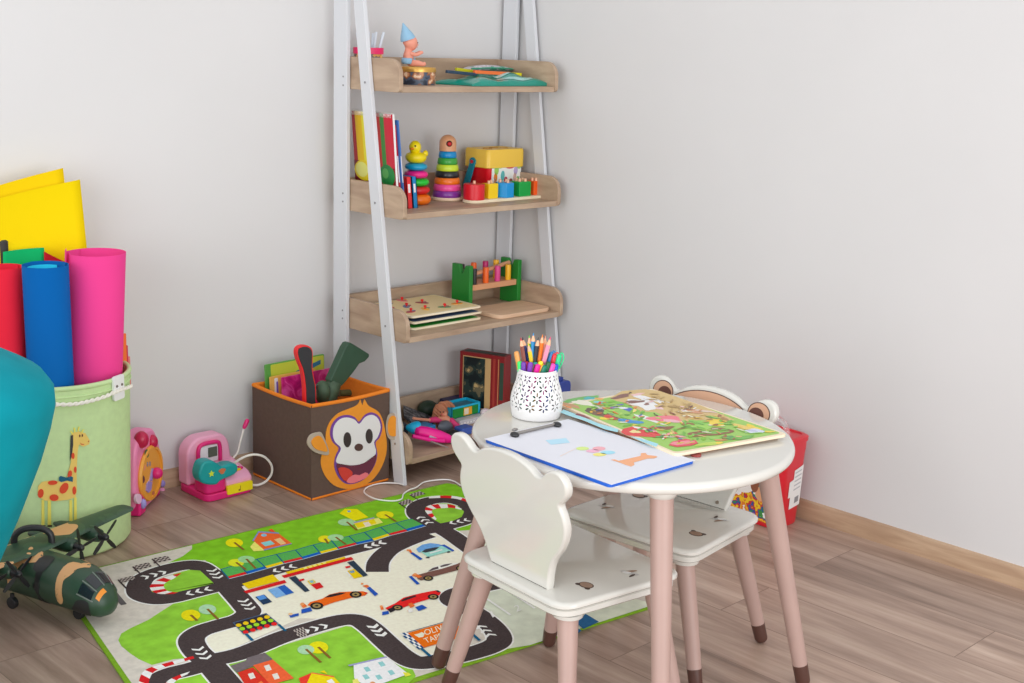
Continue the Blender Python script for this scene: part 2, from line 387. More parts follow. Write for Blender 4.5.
# clipboard
q = [PZ(*p, TZ) for p in ((610, 488), (693, 463), (568, 423), (486, 442))]
ctr = (q[0]+q[1]+q[2]+q[3])/4; ex = ((q[1]-q[0])+(q[2]-q[3])).normalized(); ey = Vector((-ex.y, ex.x, 0))
w2, h2 = .112, .163
BLUE = C(24, 92, 196, .35)
def cl(u, v, h=0.): return ctr+ex*u+ey*v+Vector((0, 0, h))
cb = thing('clipboard', 'blue clipboard lying on the near side of the round table', 'clipboard', (ctr.x, ctr.y, TZ))
m = MB().use(BLUE); m.prism(rrect(-w2, w2, -h2, h2, .008), lambda u, v, t: cl(u, v, t), .0003, .0060); m.build('board', cb, .001)
m = MB().use(mat('clip_steel', (150, 146, 142), .35, .7)); 
m.prism([(-.056, h2-.012), (.056, h2-.012), (.052, h2-.020), (-.052, h2-.020)], lambda u, v, t: cl(u, v, t), .0070, .0082)
m.tube([cl(-.056, h2-.022, .012), cl(.056, h2-.022, .0115)], .0026, 10); m.sph(cl(-.03, h2+.004, .009), .008, .004, .003, 12, 6)
co = m.build('clip', cb, ang=50); co['label'] = 'steel spring clip'
for e in (-1, 1):
    m = MB().use(BLACK); m.sph(cl(e*.056, h2-.024, .0105), .008, .010, .0055, 14, 8); m.build('clip_end', co)
pp = MB().use(mat('paper_white', (216, 217, 224), .8)); pw, ph = .1116, .1580
pp.prism([(-pw+.003, -ph-.006), (pw+.001, -ph-.006), (pw, ph+.0045), (-pw, ph+.0045)], lambda u, v, t: cl(u-.001, v, t), .0063, .0068)
def draw(px_pts, m, h=.0072): pp.use(m).poly([PZ(x, y, TZ+h) for x, y in px_pts])
DB, DO = mat('crayon_blue', (176, 214, 236), .8), mat('crayon_orange', (250, 168, 128), .8)
Z2b = lambda x, y: (560+x/7.314, 420+y/7.314)
draw([(545.5, 440.2), (566, 438), (570, 442.6), (551, 444.6)], DB)
draw([Z2b(*p) for p in ((370, 290), (400, 287), (430, 298), (590, 262), (592, 242), (625, 240), (640, 256), (700, 262), (715, 270), (690, 280), (640, 282), (540, 310), (545, 328), (520, 340), (480, 328), (440, 312))], DO)
for cx, cy, rx, ry, c_ in ((165, 208, 48, 13, (206, 226, 140)), (285, 208, 48, 14, (246, 170, 178)), (240, 226, 50, 12, (248, 178, 200)), (350, 237, 55, 13, (160, 214, 238)), (290, 252, 50, 12, (250, 222, 130))):
    draw([Z2b(*p) for p in ell(cx, cy, rx, ry, 16)], mat('crayon_%d_%d' % (cx, cy), c_, .8), .0073)
draw([Z2b(*p) for p in ((0, 262), (112, 208), (116, 210), (2, 267))], mat('crayon_line', (236, 214, 204), .8))
tag(pp.build('drawing_paper'), 'white sheet with a childish crayon drawing held on the blue clipboard', 'paper')
# puzzle boards on the table
pq = [PZ(*p, TZ+.012) for p in ((560, 404.5), (676, 454), (788, 434), (652, 388.5))]
def inner(qd, k): c_ = sum(qd, Vector())/4; return [c_+(p-c_)*k for p in qd]
def rquad(qd, r=.012, n=4):
    out = []
    for i in range(4):
        p0, p1, p2 = qd[i-1], qd[i], qd[(i+1) % 4]; A = p1+(p0-p1).normalized()*r; B = p1+(p2-p1).normalized()*r
        for j in range(n+1): u = j/n; out.append(A*(1-u)**2+p1*2*u*(1-u)+B*u*u)
    return out
def slab(mb, ring, z0, z1, m=None):
    if m: mb.use(m)
    return mb.prism([(p.x, p.y) for p in ring], lambda u, v, t: (u, v, t), z0, z1)
PLYE = C(232, 214, 186, .55)
lo = MB(); sh = Vector((-.004, .010, 0)); Rz = Matrix.Rotation(rad(2.5), 3, 'Z')
cq = sum(pq, Vector())/4
slab(lo, rquad([cq+Rz @ (p-cq)*.985+sh for p in pq]), TZ+.0003, TZ+.0058, C(150, 110, 84, .55))
lq = PZ(709, 455.5, TZ+.006)
lob = thing('wooden_puzzle', 'brown wooden puzzle board peeking out below the farm puzzle on the round table', 'puzzle', (cq.x, cq.y, TZ))
lo.build('board', lob, .0008)
m = MB().use(C(150, 64, 58, .5)); mo = cq+Rz @ (pq[1]-cq)*.985+sh; m.lathe([(.001, TZ+.0003), (.010, TZ+.0003), (.010, TZ+.004), (.001, TZ+.004)], (pq[1].x+.05, pq[1].y-.008, 0), n=16); mo = m.build('loose_piece', lob); mo['label'] = 'dark red puzzle piece sticking out'
fp = thing('wooden_puzzle', 'wooden puzzle board with a colourful farm picture on the round table', 'puzzle', (cq.x, cq.y, TZ+.006))
m = MB(); slab(m, rquad(pq), TZ+.0062, TZ+.012, PLYE); m.build('board', fp, .0008)
pic = MB(); ZP = TZ+.0122
GA = lambda x, y: (560+x/8.533, 380+y/8.533)                    # photo zoom frames
GB = lambda x, y: (670+x/8.533, 380+y/8.533)
LAY = [0]
def pd(pts, rgb, fr=None):
    LAY[0] += 1; h = .000012*LAY[0]
    pts = [fr(*p) for p in pts] if fr else pts
    pic.use(mat('print_%d_%d_%d' % rgb, rgb, .42)).poly([PZ(x, y, ZP+h) for x, y in pts])
def pe(cx, cy, rx, ry, rgb, fr, rot=0., n=20):
    ph = [random.uniform(0, 6.28) for _ in range(3)]; base = ell(0, 0, rx, ry, n, rot=rot)
    pd([(cx+x*(1+.16*sin(2*pi*i/n*2+ph[0])+.14*sin(2*pi*i/n*3+ph[1])+.10*sin(2*pi*i/n*5+ph[2])), cy+y*(1+.16*sin(2*pi*i/n*2+ph[0])+.14*sin(2*pi*i/n*3+ph[1])+.10*sin(2*pi*i/n*5+ph[2]))) for i, (x, y) in enumerate(base)], rgb, fr)
pic.use(mat('print_150_196_92', (150, 196, 92), .42)).poly([Vector((p.x, p.y, ZP)) for p in rquad(inner(pq, .95))])
tanc = (206, 178, 120)
pd([(645, 389), (660, 391), (700, 405), (735, 420), (706, 424), (700, 432), (670, 418), (655, 412), (640, 412), (625, 405), (610, 398), (622, 391)], tanc)
pd([(0, 275), (30, 250), (160, 300), (330, 370), (500, 420), (490, 445), (380, 420), (200, 345), (60, 300)], (160, 214, 224), GA)
pd([(600, 480), (700, 500), (840, 545), (820, 570), (700, 525)], (160, 214, 228), GA)
pd([(430, 170), (540, 190), (640, 240), (690, 265), (640, 285), (560, 240), (460, 195)], (128, 190, 74), GA)
pd([(20, 190), (60, 165), (200, 140), (330, 130), (330, 150), (150, 175), (40, 205)], (112, 178, 96), GA)
pe(250, 155, 45, 14, (70, 178, 182), GA); pe(335, 160, 35, 9, (238, 170, 92), GA); pe(350, 190, 60, 10, (126, 206, 216), GA)
pe(200, 195, 85, 22, (236, 228, 210), GA, 12); pe(90, 215, 85, 14, (196, 150, 110), GA, 18); pe(60, 225, 40, 8, (232, 150, 92), GA, 20)
pe(290, 262, 85, 22, (96, 82, 70), GA, 6); pe(290, 272, 34, 11, (240, 184, 56), GA)
pe(380, 300, 110, 22, (120, 92, 70), GA, 12); pe(420, 320, 60, 18, (206, 70, 60), GA, 8); pe(375, 328, 45, 9, (246, 206, 60), GA, 8)
pe(190, 305, 60, 10, (140, 70, 80), GA, 15); pe(350, 235, 60, 12, (196, 190, 186), GA, 10)
pe(480, 225, 60, 13, (84, 98, 176), GA, -14); pe(580, 250, 50, 13, (74, 100, 186), GA, 8); pe(530, 236, 50, 9, (224, 226, 232), GA, 10)
# cow on the path
pe(690, 195, 150, 22, (240, 238, 240), GA, 5); pe(760, 165, 120, 22, (238, 236, 240), GA, 10); pe(740, 225, 70, 32, (232, 232, 238), GA, 10)
pe(520, 140, 90, 14, (132, 92, 84), GA, -12); pe(640, 185, 90, 11, (130, 92, 84), GA, -4); pe(660, 122, 60, 9, (236, 190, 186), GA, -6); pe(850, 240, 38, 10, (240, 196, 196), GA, 4); pe(600, 108, 14, 6, (90, 70, 62), GA)
pe(740, 205, 24, 10, (140, 104, 96), GA)
pe(600, 352, 95, 18, (66, 142, 202), GA, 8); pe(640, 385, 40, 9, (240, 196, 66), GA, 4)
# red barn and its yard
pd([(520, 445), (540, 415), (620, 395), (720, 400), (800, 430), (870, 470), (800, 487), (650, 480), (560, 470)], (214, 66, 66), GA)
pe(640, 440, 42, 14, (240, 214, 150), GA); pe(680, 410, 60, 8, (240, 232, 224), GA, 10); pe(770, 432, 50, 14, (96, 88, 74), GA)
pd([(860, 470), (980, 440), (1010, 460), (950, 490), (880, 485)], (214, 80, 80), GA)
pe(720, 320, 80, 16, (238, 236, 226), GA, 18); pe(800, 350, 120, 8, (238, 236, 226), GA, 18)
pe(900, 330, 130, 30, (238, 122, 136), GA, 4); pe(960, 350, 80, 14, (246, 176, 186), GA, 4); pe(890, 410, 70, 18, (140, 92, 66), GA, -4)
pe(240, 385, 100, 40, (156, 206, 92), GB, 4); pe(230, 360, 110, 22, (132, 194, 84), GB, 5)
pe(400, 360, 95, 28, (240, 202, 72), GB, 8); pe(440, 325, 80, 10, (170, 130, 84), GB, 15); pe(180, 265, 110, 14, (206, 150, 116), GB, 6)
pe(300, 265, 90, 9, (214, 192, 178), GB, 8); pe(110, 262, 40, 9, (240, 226, 216), GB)
pe(320, 455, 170, 26, (142, 94, 66), GB, -4); pe(440, 420, 90, 12, (134, 92, 66), GB, 5); pe(400, 445, 90, 12, (122, 184, 82), GB, -6)
pe(500, 490, 60, 16, (94, 150, 84), GB); pe(430, 512, 50, 8, (206, 140, 92), GB)
pd([(-10, 555), (20, 525), (130, 500), (220, 515), (240, 540), (180, 560), (60, 572)], (214, 66, 84), GB)
pd([(0, 545), (30, 528), (150, 515), (215, 522), (160, 545), (60, 556)], (240, 140, 150), GB)
pe(330, 545, 100, 16, (180, 206, 84), GB, -6); pe(420, 535, 30, 10, (240, 206, 72), GB)
pe(620, 400, 90, 18, (226, 196, 104), GB, 10); pe(690, 392, 50, 10, (244, 204, 66), GB, 12); pe(740, 410, 60, 8, (244, 206, 80), GB, 12)
pe(720, 436, 90, 18, (206, 212, 228), GB, 4); pe(700, 432, 50, 9, (186, 190, 214), GB, 4); pe(850, 440, 40, 8, (242, 204, 80), GB); pe(620, 490, 110, 14, (112, 176, 80), GB, -6)
pe(-40, 480, 60, 12, (92, 130, 84), GB); pe(70, 480, 60, 10, (238, 170, 170), GB)
def dab(u0, u1, v0, v1, cols, n_, s=1.):
    f4 = quad_map([pq[0], pq[1], pq[2], pq[3]])
    for _ in range(n_):
        c_ = f4(random.uniform(u0, u1), random.uniform(v0, v1)); LAY[0] += .25; a = random.uniform(0, pi); L1, L2 = random.uniform(.006, .016)*s, random.uniform(.002, .005)*s
        k_ = random.choice(cols); ph = random.uniform(0, 6)
        pic.use(mat('print_%d_%d_%d' % k_, k_, .42)).poly([Vector((c_.x+L1*cos(t)*(1+.25*sin(3*t+ph))*cos(a)-L2*sin(t)*sin(a), c_.y+L1*cos(t)*(1+.25*sin(3*t+ph))*sin(a)+L2*sin(t)*cos(a), ZP+.000012*LAY[0])) for t in [2*pi*i/12 for i in range(12)]])
GREENS = [(112, 176, 70), (140, 196, 86), (170, 208, 96), (96, 160, 72), (128, 188, 60)]
dab(.08, .9, .1, .45, GREENS+[(206, 190, 80), (236, 216, 120)], 46)
dab(.55, .95, .3, .92, GREENS+[(236, 200, 80), (150, 100, 66), (212, 180, 120)], 46)
dab(.06, .45, .12, .5, [(120, 84, 64), (226, 120, 60), (240, 236, 226), (80, 70, 66), (90, 110, 180), (200, 60, 60)], 26, .7)
dab(.1, .55, .66, .93, [(190, 160, 104), (222, 196, 140), (200, 172, 116), (176, 146, 96)], 26)
dab(.15, .45, .68, .9, [(240, 238, 238), (120, 86, 80), (232, 190, 190)], 10, .7)
dab(.55, .9, .08, .35, [(214, 66, 84), (240, 150, 150), (250, 236, 220), (110, 120, 180), (120, 186, 90)], 22, .7)
dab(.4, .85, .5, .9, [(232, 196, 90), (206, 150, 100), (240, 226, 200), (140, 96, 70)], 24, .7)
po = pic.build('picture', fp); po['label'] = 'printed farm picture with cow and red barn'
# pierced pencil holder
MC = PZ(536, 415.5, TZ); MC.z = 0
mug = thing('pencil_holder', 'white pierced pencil holder full of pencils and pens on the round table', 'pencil holder', (MC.x, MC.y, TZ))
def mr(t): return .0470+.0052*sin(pi*min(1, t*1.25+.08))-.0085*max(0, (t-.35)/.65)**1.3
NH, NA, HM = 84, 240, .096
flowers = []
for j in range(4):
    for i in range(12): flowers.append((2*pi*(i+.5*(j % 2))/12, .30+j*.19))
def hole(a, t):
    if not .17 < t < .93: return False
    for fa, ft in flowers:
        da = (a-fa+pi) % (2*pi)-pi; x = da*.052; y = (t-ft)*HM
        if abs(x) > .017 or abs(y) > .017: continue
        rr_ = math.hypot(x, y); th = math.atan2(y, x)
        for k in range(6):
            d = (th-k*pi/3-pi/6+pi) % (2*pi)-pi
            lx = rr_*cos(d)-.0072; ly = rr_*sin(d)
            if abs(lx) < .0042 and abs(ly) < .0019*(1-(lx/.0045)**2): return True
    return False
vs = []; fs = []
for j in range(NH+1):
    t = j/NH
    for i in range(NA): a = 2*pi*i/NA; vs.append((MC.x+mr(t)*cos(a), MC.y+mr(t)*sin(a), TZ+.0015+t*HM))
for j in range(NH):
    for i in range(NA):
        if not hole(2*pi*(i+.5)/NA, (j+.5)/NH): fs.append((j*NA+i, j*NA+(i+1) % NA, (j+1)*NA+(i+1) % NA, (j+1)*NA+i))
m = MB().use(mat('holder_white', (224, 223, 222), .35)); m.add(vs, fs); m.build('body', mug, solid=.0016)
m = MB().use(MATS['holder_white']); m.lathe([(.001, .0005), (mr(0)-.001, .0005), (mr(0)-.001, .003), (.001, .003)], (MC.x, MC.y, TZ), n=48); m.build('base', mug)
m = MB().use(MATS['holder_white']); m.torus((MC.x, MC.y, TZ+.0015+HM), mr(1.), .0016, n=64); m.build('rim', mug)
# pencils and pens: (zoom x, zoom y of the tip; lean; depth offset; colours)
ZM = lambda x, y: (500+x/5.69, 320+y/5.69)
view = Vector((fw.x, fw.y, 0)).normalized(); side = Vector((rt.x, rt.y, 0)).normalized()
WOODT = C(226, 176, 140, .6)
def stick_axis(x, y, xb, yb, dp):
    p0 = MC+view*dp*.5; tip = PP(*ZM(x, y), p0, view); low = PP(*ZM(xb, yb), p0, view)
    d = (low-tip).normalized(); k = (tip.z-(TZ+.008))/-d.z
    foot = tip+d*k; off = Vector((foot.x-MC.x, foot.y-MC.y, 0))
    if off.length > .026: foot -= off*(1-.026/off.length)
    return tip, foot
def pencil(x, y, xb, yb, dp, rgb, label, tiprgb=None):
    tip, foot = stick_axis(x, y, xb, yb, dp)
    r = thing('pencil', label, 'pencil', foot, 'pencils in the white holder'); ax = (foot-tip).normalized(); Lg = (foot-tip).length
    m = MB().use(C(*rgb)); m.lathe([(.0046, .017), (.0046, Lg)], tip, ax, 6); m.build('shaft', r)
    m = MB().use(WOODT); m.lathe([(.0018, .006), (.0046, .0172)], tip, ax, 12); m.build('sharpened_end', r)
    m = MB().use(C(*(tiprgb or rgb))); m.lathe([(.0004, 0), (.0017, .0062)], tip, ax, 10); m.build('lead', r)
pencil(118, 100, 132, 200, -.004, (132, 74, 62), 'reddish brown pencil with a red lead, leftmost pencil in the white holder', (206, 40, 50))
pencil(127, 98, 152, 200, .012, (34, 52, 110), 'navy blue pencil with a dark tip, second pencil from the left in the white holder', (40, 36, 50))
pencil(166, 85, 172, 190, .010, (92, 176, 60), 'green pencil left of the blue pencil in the white holder')
pencil(160, 130, 176, 215, -.002, (236, 200, 40), 'yellow pencil in front of the green pencil in the white holder')
pencil(190, 72, 186, 190, .002, (36, 130, 186), 'blue pencil, tallest one in the middle of the white holder')
pencil(218, 98, 204, 200, -.008, (40, 38, 42), 'black pencil with a dark tip in the middle of the white holder')
pencil(243, 82, 226, 200, .004, (236, 120, 30), 'orange pencil right of the black pencil in the white holder')
pencil(259, 88, 250, 190, .018, (206, 150, 130), 'pale brown pencil behind the orange pencil in the white holder', (214, 140, 120))
pencil(288, 95, 254, 220, -.006, (244, 144, 172), 'pink pencil leaning right, rightmost pencil in the white holder', (226, 60, 120))
def pen(x, y, xb, yb, dp, rgb, label, clip=False):
    tip, foot = stick_axis(x, y, xb, yb, dp)
    r = thing('felt_pen', label, 'pen', foot, 'felt pens in the white holder'); ax = (foot-tip).normalized(); Lg = (foot-tip).length
    m = MB().use(C(*rgb, .3)); m.lathe([(.0026, 0), (.0050, .002), (.0055, .006), (.0057, .036), (.0057, .037)], tip, ax, 14); m.build('cap', r)
    m = MB().use(C(*(min(255, int(c_*.9+20)) for c_ in rgb), .3)); m.lathe([(.005, .0372), (.005, Lg)], tip, ax, 14); m.build('barrel', r)
    if clip:
        s_ = ax.cross(view).normalized()
        m = MB().use(C(*rgb, .3)); m.tube(smooth_line([tip+s_*.006+ax*.030, tip+s_*.0095+ax*.012, tip+s_*.008+ax*.001, tip+s_*.003-ax*.003, tip-s_*.001+ax*.003], 5), .0014, 8); m.build('clip', r)
pen(92, 178, 112, 280, .000, (216, 150, 80), 'ochre felt pen at the left edge of the white holder')
pen(106, 212, 112, 285, .006, (70, 206, 200), 'turquoise felt pen at the left edge of the white holder')
pen(112, 235, 114, 285, -.012, (60, 220, 110), 'bright green felt pen at the front left of the white holder')
pen(134, 238, 132, 288, -.026, (108, 56, 160), 'purple felt pen, leftmost along the front rim of the white holder')
pen(152, 236, 146, 285, -.016, (170, 24, 64), 'crimson felt pen behind the purple pens of the white holder')
pen(174, 240, 160, 292, -.036, (120, 60, 170), 'violet felt pen right of the crimson one in the white holder')
pen(188, 250, 176, 296, -.030, (96, 74, 72), 'greyish brown felt pen at the front of the white holder')
pen(202, 240, 196, 290, -.020, (30, 150, 140), 'teal felt pen behind the magenta one in the white holder')
pen(218, 252, 202, 300, -.040, (240, 30, 150), 'magenta felt pen at the front centre of the white holder')
pen(232, 234, 226, 290, -.022, (246, 226, 40), 'lemon yellow felt pen at the front centre of the white holder')
pen(246, 254, 234, 300, -.034, (244, 170, 40), 'amber felt pen right of the lemon yellow one in the white holder')
pen(258, 258, 240, 302, -.041, (12, 118, 92), 'bluish green felt pen at the front right of the white holder')
pen(280, 238, 262, 300, -.030, (20, 92, 56), 'dark green felt pen at the front right of the white holder')
pen(305, 248, 286, 300, -.030, (244, 70, 170), 'bright pink felt pen at the right of the white holder')
pen(322, 250, 310, 295, -.018, (34, 80, 190), 'royal blue felt pen at the right edge of the white holder')
pen(296, 182, 272, 260, .014, (40, 120, 176), 'steel blue felt pen with a clip, behind the pink pencil in the white holder', True)
pen(314, 192, 298, 260, .006, (206, 44, 52), 'red felt pen with a clip at the right of the white holder', True)
pen(340, 194, 322, 265, .002, (44, 196, 130), 'mint green felt pen with a clip, rightmost in the white holder', True)
# ------------------------------------------------------------------ rug with the printed road map
RT = .006
A_ = lambda x, y: (80+x/6.827, 520+y/6.827)
B_ = lambda x, y: (130+x/6.827, 583+y/6.827)
C_ = lambda x, y: (220+x/6.827, 500+y/6.827)
D_ = lambda x, y: (330+x/6.827, 475+y/6.827)
E_ = lambda x, y: (240+x/6.827, 583+y/6.827)
F_ = lambda x, y: (350+x/6.827, 583+y/6.827)
G_ = lambda x, y: (360+x/8.533, 540+y/8.533)
H_ = lambda x, y: (250+x/3.207, 470+y/3.207)
J_ = lambda x, y: (430+x/2.596, 420+y/2.596)
I_ = lambda x, y: (x, y)
def felt(rgb, var=.10, sc=130):
    return mat('felt_%d_%d_%d' % rgb, rgb, .95, var=var, scale=sc, bump=.25, spec=.1)
pTL, pTR, pBR = PZ(54, 577, RT), PZ(449.5, 481.5, RT), PZ(664, 602.5, RT); pBL = Vector((-1.895, -1.150, RT))
rug = MB()
rq = rquad([pBL, pBR, pTR, pTL], .03, 6)
rc = (pTL+pTR+pBR+pBL)/4
def inset(ring, d):
    out = []; n = len(ring)
    for i in range(n):
        t = (ring[(i+1) % n]-ring[i-1]).normalized(); out.append(ring[i]+Vector((-t.y, t.x, 0))*d)
    return out
EDGE = felt((118, 158, 40))
r1 = inset(rq, .004); r2 = inset(rq, .009)
zz = lambda ring, z: [Vector((p.x, p.y, z)) for p in ring]
rug.use(EDGE).loft([zz(rq, .0004), zz(rq, RT-.002), zz(r1, RT-.0002), zz(r2, RT)], cap=False)
rug.use(mat('felt_beige', (205, 198, 186), .95, var=.09, scale=60, bump=.25, spec=.1)).poly(zz(r2, RT))
NL = [0]
def rp(pts, rgb, fr=I_, lay=None, m=None):
    NL[0] += 1; h = RT+.00002+.000006*NL[0]
    rug.use(m or felt(rgb)).poly([PZ(*fr(*p), h) for p in pts])
def rw(pts, w, rgb, m=None, n=6, caps=False):                       # ribbon of constant width (world points)
    NL[0] += 1; h = RT+.00002+.000006*NL[0]
    ps = smooth_line(pts, n) if n > 1 else [Vector(p) for p in pts]
    Lp, Rp = [], []
    for i in range(len(ps)):
        t = (ps[min(i+1, len(ps)-1)]-ps[max(i-1, 0)]); t.z = 0; t.normalize(); nn = Vector((-t.y, t.x, 0))*w/2
        Lp.append(ps[i]+nn); Rp.append(ps[i]-nn)
    k = len(ps); vs = [(p.x, p.y, h) for p in Lp+Rp]
    rug.use(m or felt(rgb)).add(vs, [(i, i+1, k+i+1, k+i) for i in range(k-1)])
def W_(pts, fr=I_): return [PZ(*fr(*p), RT) for p in pts]
GRASS = mat('felt_grass', (138, 194, 58), .95, var=.16, scale=28, bump=.25, spec=.1)
GRASS2 = mat('felt_grass_far', (124, 188, 36), .95, var=.12, scale=40, bump=.25, spec=.1)
CREAM = mat('felt_cream', (236, 227, 206), .95, var=.05, scale=120, bump=.25, spec=.1)
ROAD = mat('felt_road', (70, 60, 60), .95, var=.16, scale=260, bump=.25, spec=.1)
PALE = mat('felt_pale_green', (206, 212, 192), .95, var=.10, scale=30, bump=.25, spec=.1)
REDF, WHF, BLUF, YELF, ORAF, TEAL, DKB = (206, 34, 38), (238, 234, 222), (34, 92, 180), (250, 198, 16), (240, 108, 28), (20, 92, 128), (46, 62, 78)
# grounds
far = [(x, 566.6-.242*(x-95.6)+1.9) for x in (192, 240, 300, 360, 437, 447)]
rp(far+[(456, 484.5), (470, 494), (478, 500), (470, 530), (440, 532), (425, 530), (228, 575), (218, 572), (205, 560), (163, 569), (166, 564), (183, 556), (192, 549)], None, m=GRASS2)
rp([A_(*p) for p in ((770, 560), (700, 545), (640, 570), (560, 620), (470, 680))]+[B_(*p) for p in ((0, 310), (-60, 345), (-80, 390), (-60, 430), (0, 480), (60, 520), (150, 560), (300, 520), (440, 510), (470, 300), (780, 220), (800, 130), (700, 40), (600, 50), (470, 90), (330, 125))], None, m=GRASS)
rp([(200, 656), (226, 672), (222, 700), (166, 690), (176, 680)], None, m=GRASS)
rp([(237, 580), (330, 553), (372, 545), (424, 530), (445, 537), (475, 560), (476, 600), (432, 660), (405, 650), (392, 632), (345, 620), (300, 618), (216, 656), (200, 634), (240, 620), (255, 612)], None, m=CREAM)
rp([(222, 664), (300, 640), (346, 626), (360, 628), (395, 655), (412, 668), (416, 676), (408, 684), (380, 692), (240, 730), (232, 700)], None, m=GRASS)
rp([(476, 512), (520, 540), (560, 580), (640, 600), (656, 604), (600, 622), (530, 645), (500, 650), (496, 620), (470, 590), (470, 560)], None, m=PALE)
rp([(424, 530), (445, 537), (472, 556), (500, 590), (470, 592), (440, 604), (430, 580)], None, m=CREAM)
RW = .055
def road(pts, fr=I_, w=RW, edge=True):
    P = W_(pts, fr)
    if edge: rw(P, w+.008, WHF)
    return P
R1 = road([A_(*p) for p in ((1000, 440), (900, 465), (760, 500), (640, 530), (520, 540), (420, 510), (400, 455), (440, 395), (560, 345), (700, 312), (800, 312), (880, 360), (940, 415))])
R1b = road([A_(880, 360)]+[B_(*p) for p in ((640, -10), (700, 60), (780, 150), (810, 200), (740, 250), (600, 290), (480, 330), (420, 385), (450, 460), (540, 545), (640, 660), (690, 720))])
R2 = road([(222, 588), (250, 577.5), (281, 568), (330, 555), (370, 545), (400, 537), (424, 530.5), (442, 528)])
R3 = road([B_(560, 525)]+[H_(*p) for p in ((-60, 597), (0, 578), (100, 537), (200, 505), (290, 482), (345, 482), (385, 505), (440, 555), (490, 597), (540, 618), (610, 610), (700, 590), (770, 568), (800, 545), (785, 510), (740, 470), (690, 440), (648, 418), (655, 398), (700, 385), (770, 370), (850, 352), (920, 335))])
R4 = road([H_(*p) for p in ((408, 327), (412, 295), (440, 262), (480, 240), (540, 216), (575, 205))])
R5 = road([H_(*p) for p in ((610, 190), (560, 163), (535, 140), (540, 115), (580, 98), (640, 95), (695, 110), (712, 135))])
R5b = road([H_(*p) for p in ((695, 110), (712, 135), (690, 160), (640, 176), (590, 190))])
R6 = road([H_(*p) for p in ((590, 178), (640, 205), (690, 240), (760, 290), (860, 360), (920, 400))])
R7 = road([B_(*p) for p in ((540, 550), (400, 590), (280, 620), (200, 660), (170, 720))])
for P in (R1, R1b, R2, R3, R4, R5, R5b, R6, R7): rw(P, RW, None, ROAD)
# inner loop islands
ISL = [A_(*p) for p in ((915, 433), (820, 345), (740, 340), (640, 370), (540, 410), (480, 450), (490, 490), (560, 505), (640, 497), (780, 465))]
rp(ISL, None, m=GRASS)
ISL2 = [D_(*p) for p in ((755, 330), (700, 300), (650, 250), (655, 215), (720, 200), (800, 198), (880, 215), (915, 250), (900, 285), (840, 312))]
rp(ISL2, None, m=GRASS)
rp([A_(*p) for p in ((915, 433), (905, 428), (700, 480), (560, 495))], None, m=GRASS)
def curb(outer, inner, fr, n, first=0, cols=(REDF, WHF)):
    O, I2 = smooth_line(W_(outer, fr), 8), smooth_line(W_(inner, fr), 8)
    def at(P, t): k = t*(len(P)-1); i = min(int(k), len(P)-2); return P[i]+(P[i+1]-P[i])*(k-i)
    for j in range(n):
        NL[0] += 1; h = RT+.00002+.000006*NL[0]
        o0, o1, oM = at(O, j/n), at(O, (j+1)/n), at(O, (j+.5)/n); i0, i1, iM = at(I2, j/n), at(I2, (j+1)/n), at(I2, (j+.5)/n)
        rug.use(felt(cols[(j+first) % 2])).poly([(p.x, p.y, h) for p in (o0, oM, o1, i1, iM, i0)])
curb([(690, 362), (600, 385), (520, 415), (478, 450), (490, 485), (545, 505), (640, 505)], [(690, 366), (640, 400), (590, 425), (572, 445), (580, 470), (610, 488), (670, 495)], A_, 9)
curb([(720, 308), (680, 282), (648, 240), (670, 210), (740, 200), (830, 203), (900, 232)], [(728, 300), (705, 270), (695, 245), (715, 232), (760, 228), (830, 225), (895, 238)], D_, 9, 1)
curb([(675, 150), (780, 140), (880, 150), (970, 180)], [(675, 160), (780, 157), (870, 165), (955, 192)], D_, 4, 1)
curb([(430, 500), (320, 528), (200, 560), (110, 590), (70, 640), (50, 720)], [(440, 515), (330, 548), (230, 578), (160, 610), (130, 670), (120, 730)], B_, 8)
curb([(410, 605), (320, 635), (255, 670), (230, 710)], [(390, 625), (340, 650), (300, 685), (290, 720)], B_, 4, 1)
# road arrows and small stripes
def arrows(pts, fr):
    for (tx, ty), (ax_, ay_) in pts:
        t = PZ(*fr(tx, ty), RT); d = PZ(*fr(tx+ax_, ty+ay_), RT)-t; d.z = 0; d.normalize(); nn = Vector((-d.y, d.x, 0)); NL[0] += 1; h = Vector((0, 0, .00002+.000006*NL[0]))
        for k in range(3):
            o = t-d*.022*k
            for e in (-1, 1): rug.use(felt(WHF)).poly([o+h, o-d*.0095+nn*e*.0125+h, o-d*.0175+nn*e*.0125+h, o-d*.008+h])
arrows([((590, 352), (60, -16)), ((722, 508), (-60, 14)), ((952, 400), (40, 45))], A_)
arrows([((832, 184), (40, 45)), ((530, 522), (40, 45))], B_)
arrows([((360, 490), (-60, 16))], C_); arrows([((985, 322), (-60, 16))], C_); arrows([((232, 496), (-60, 16)), ((605, 285), (-40, -25)), ((815, 332), (-60, 12))], D_)
arrows([((600, 288), (60, -16)), ((976, 362), (40, 40))], E_); arrows([((232, 366), (40, 38)), ((880, 290), (-40, -35))], F_)
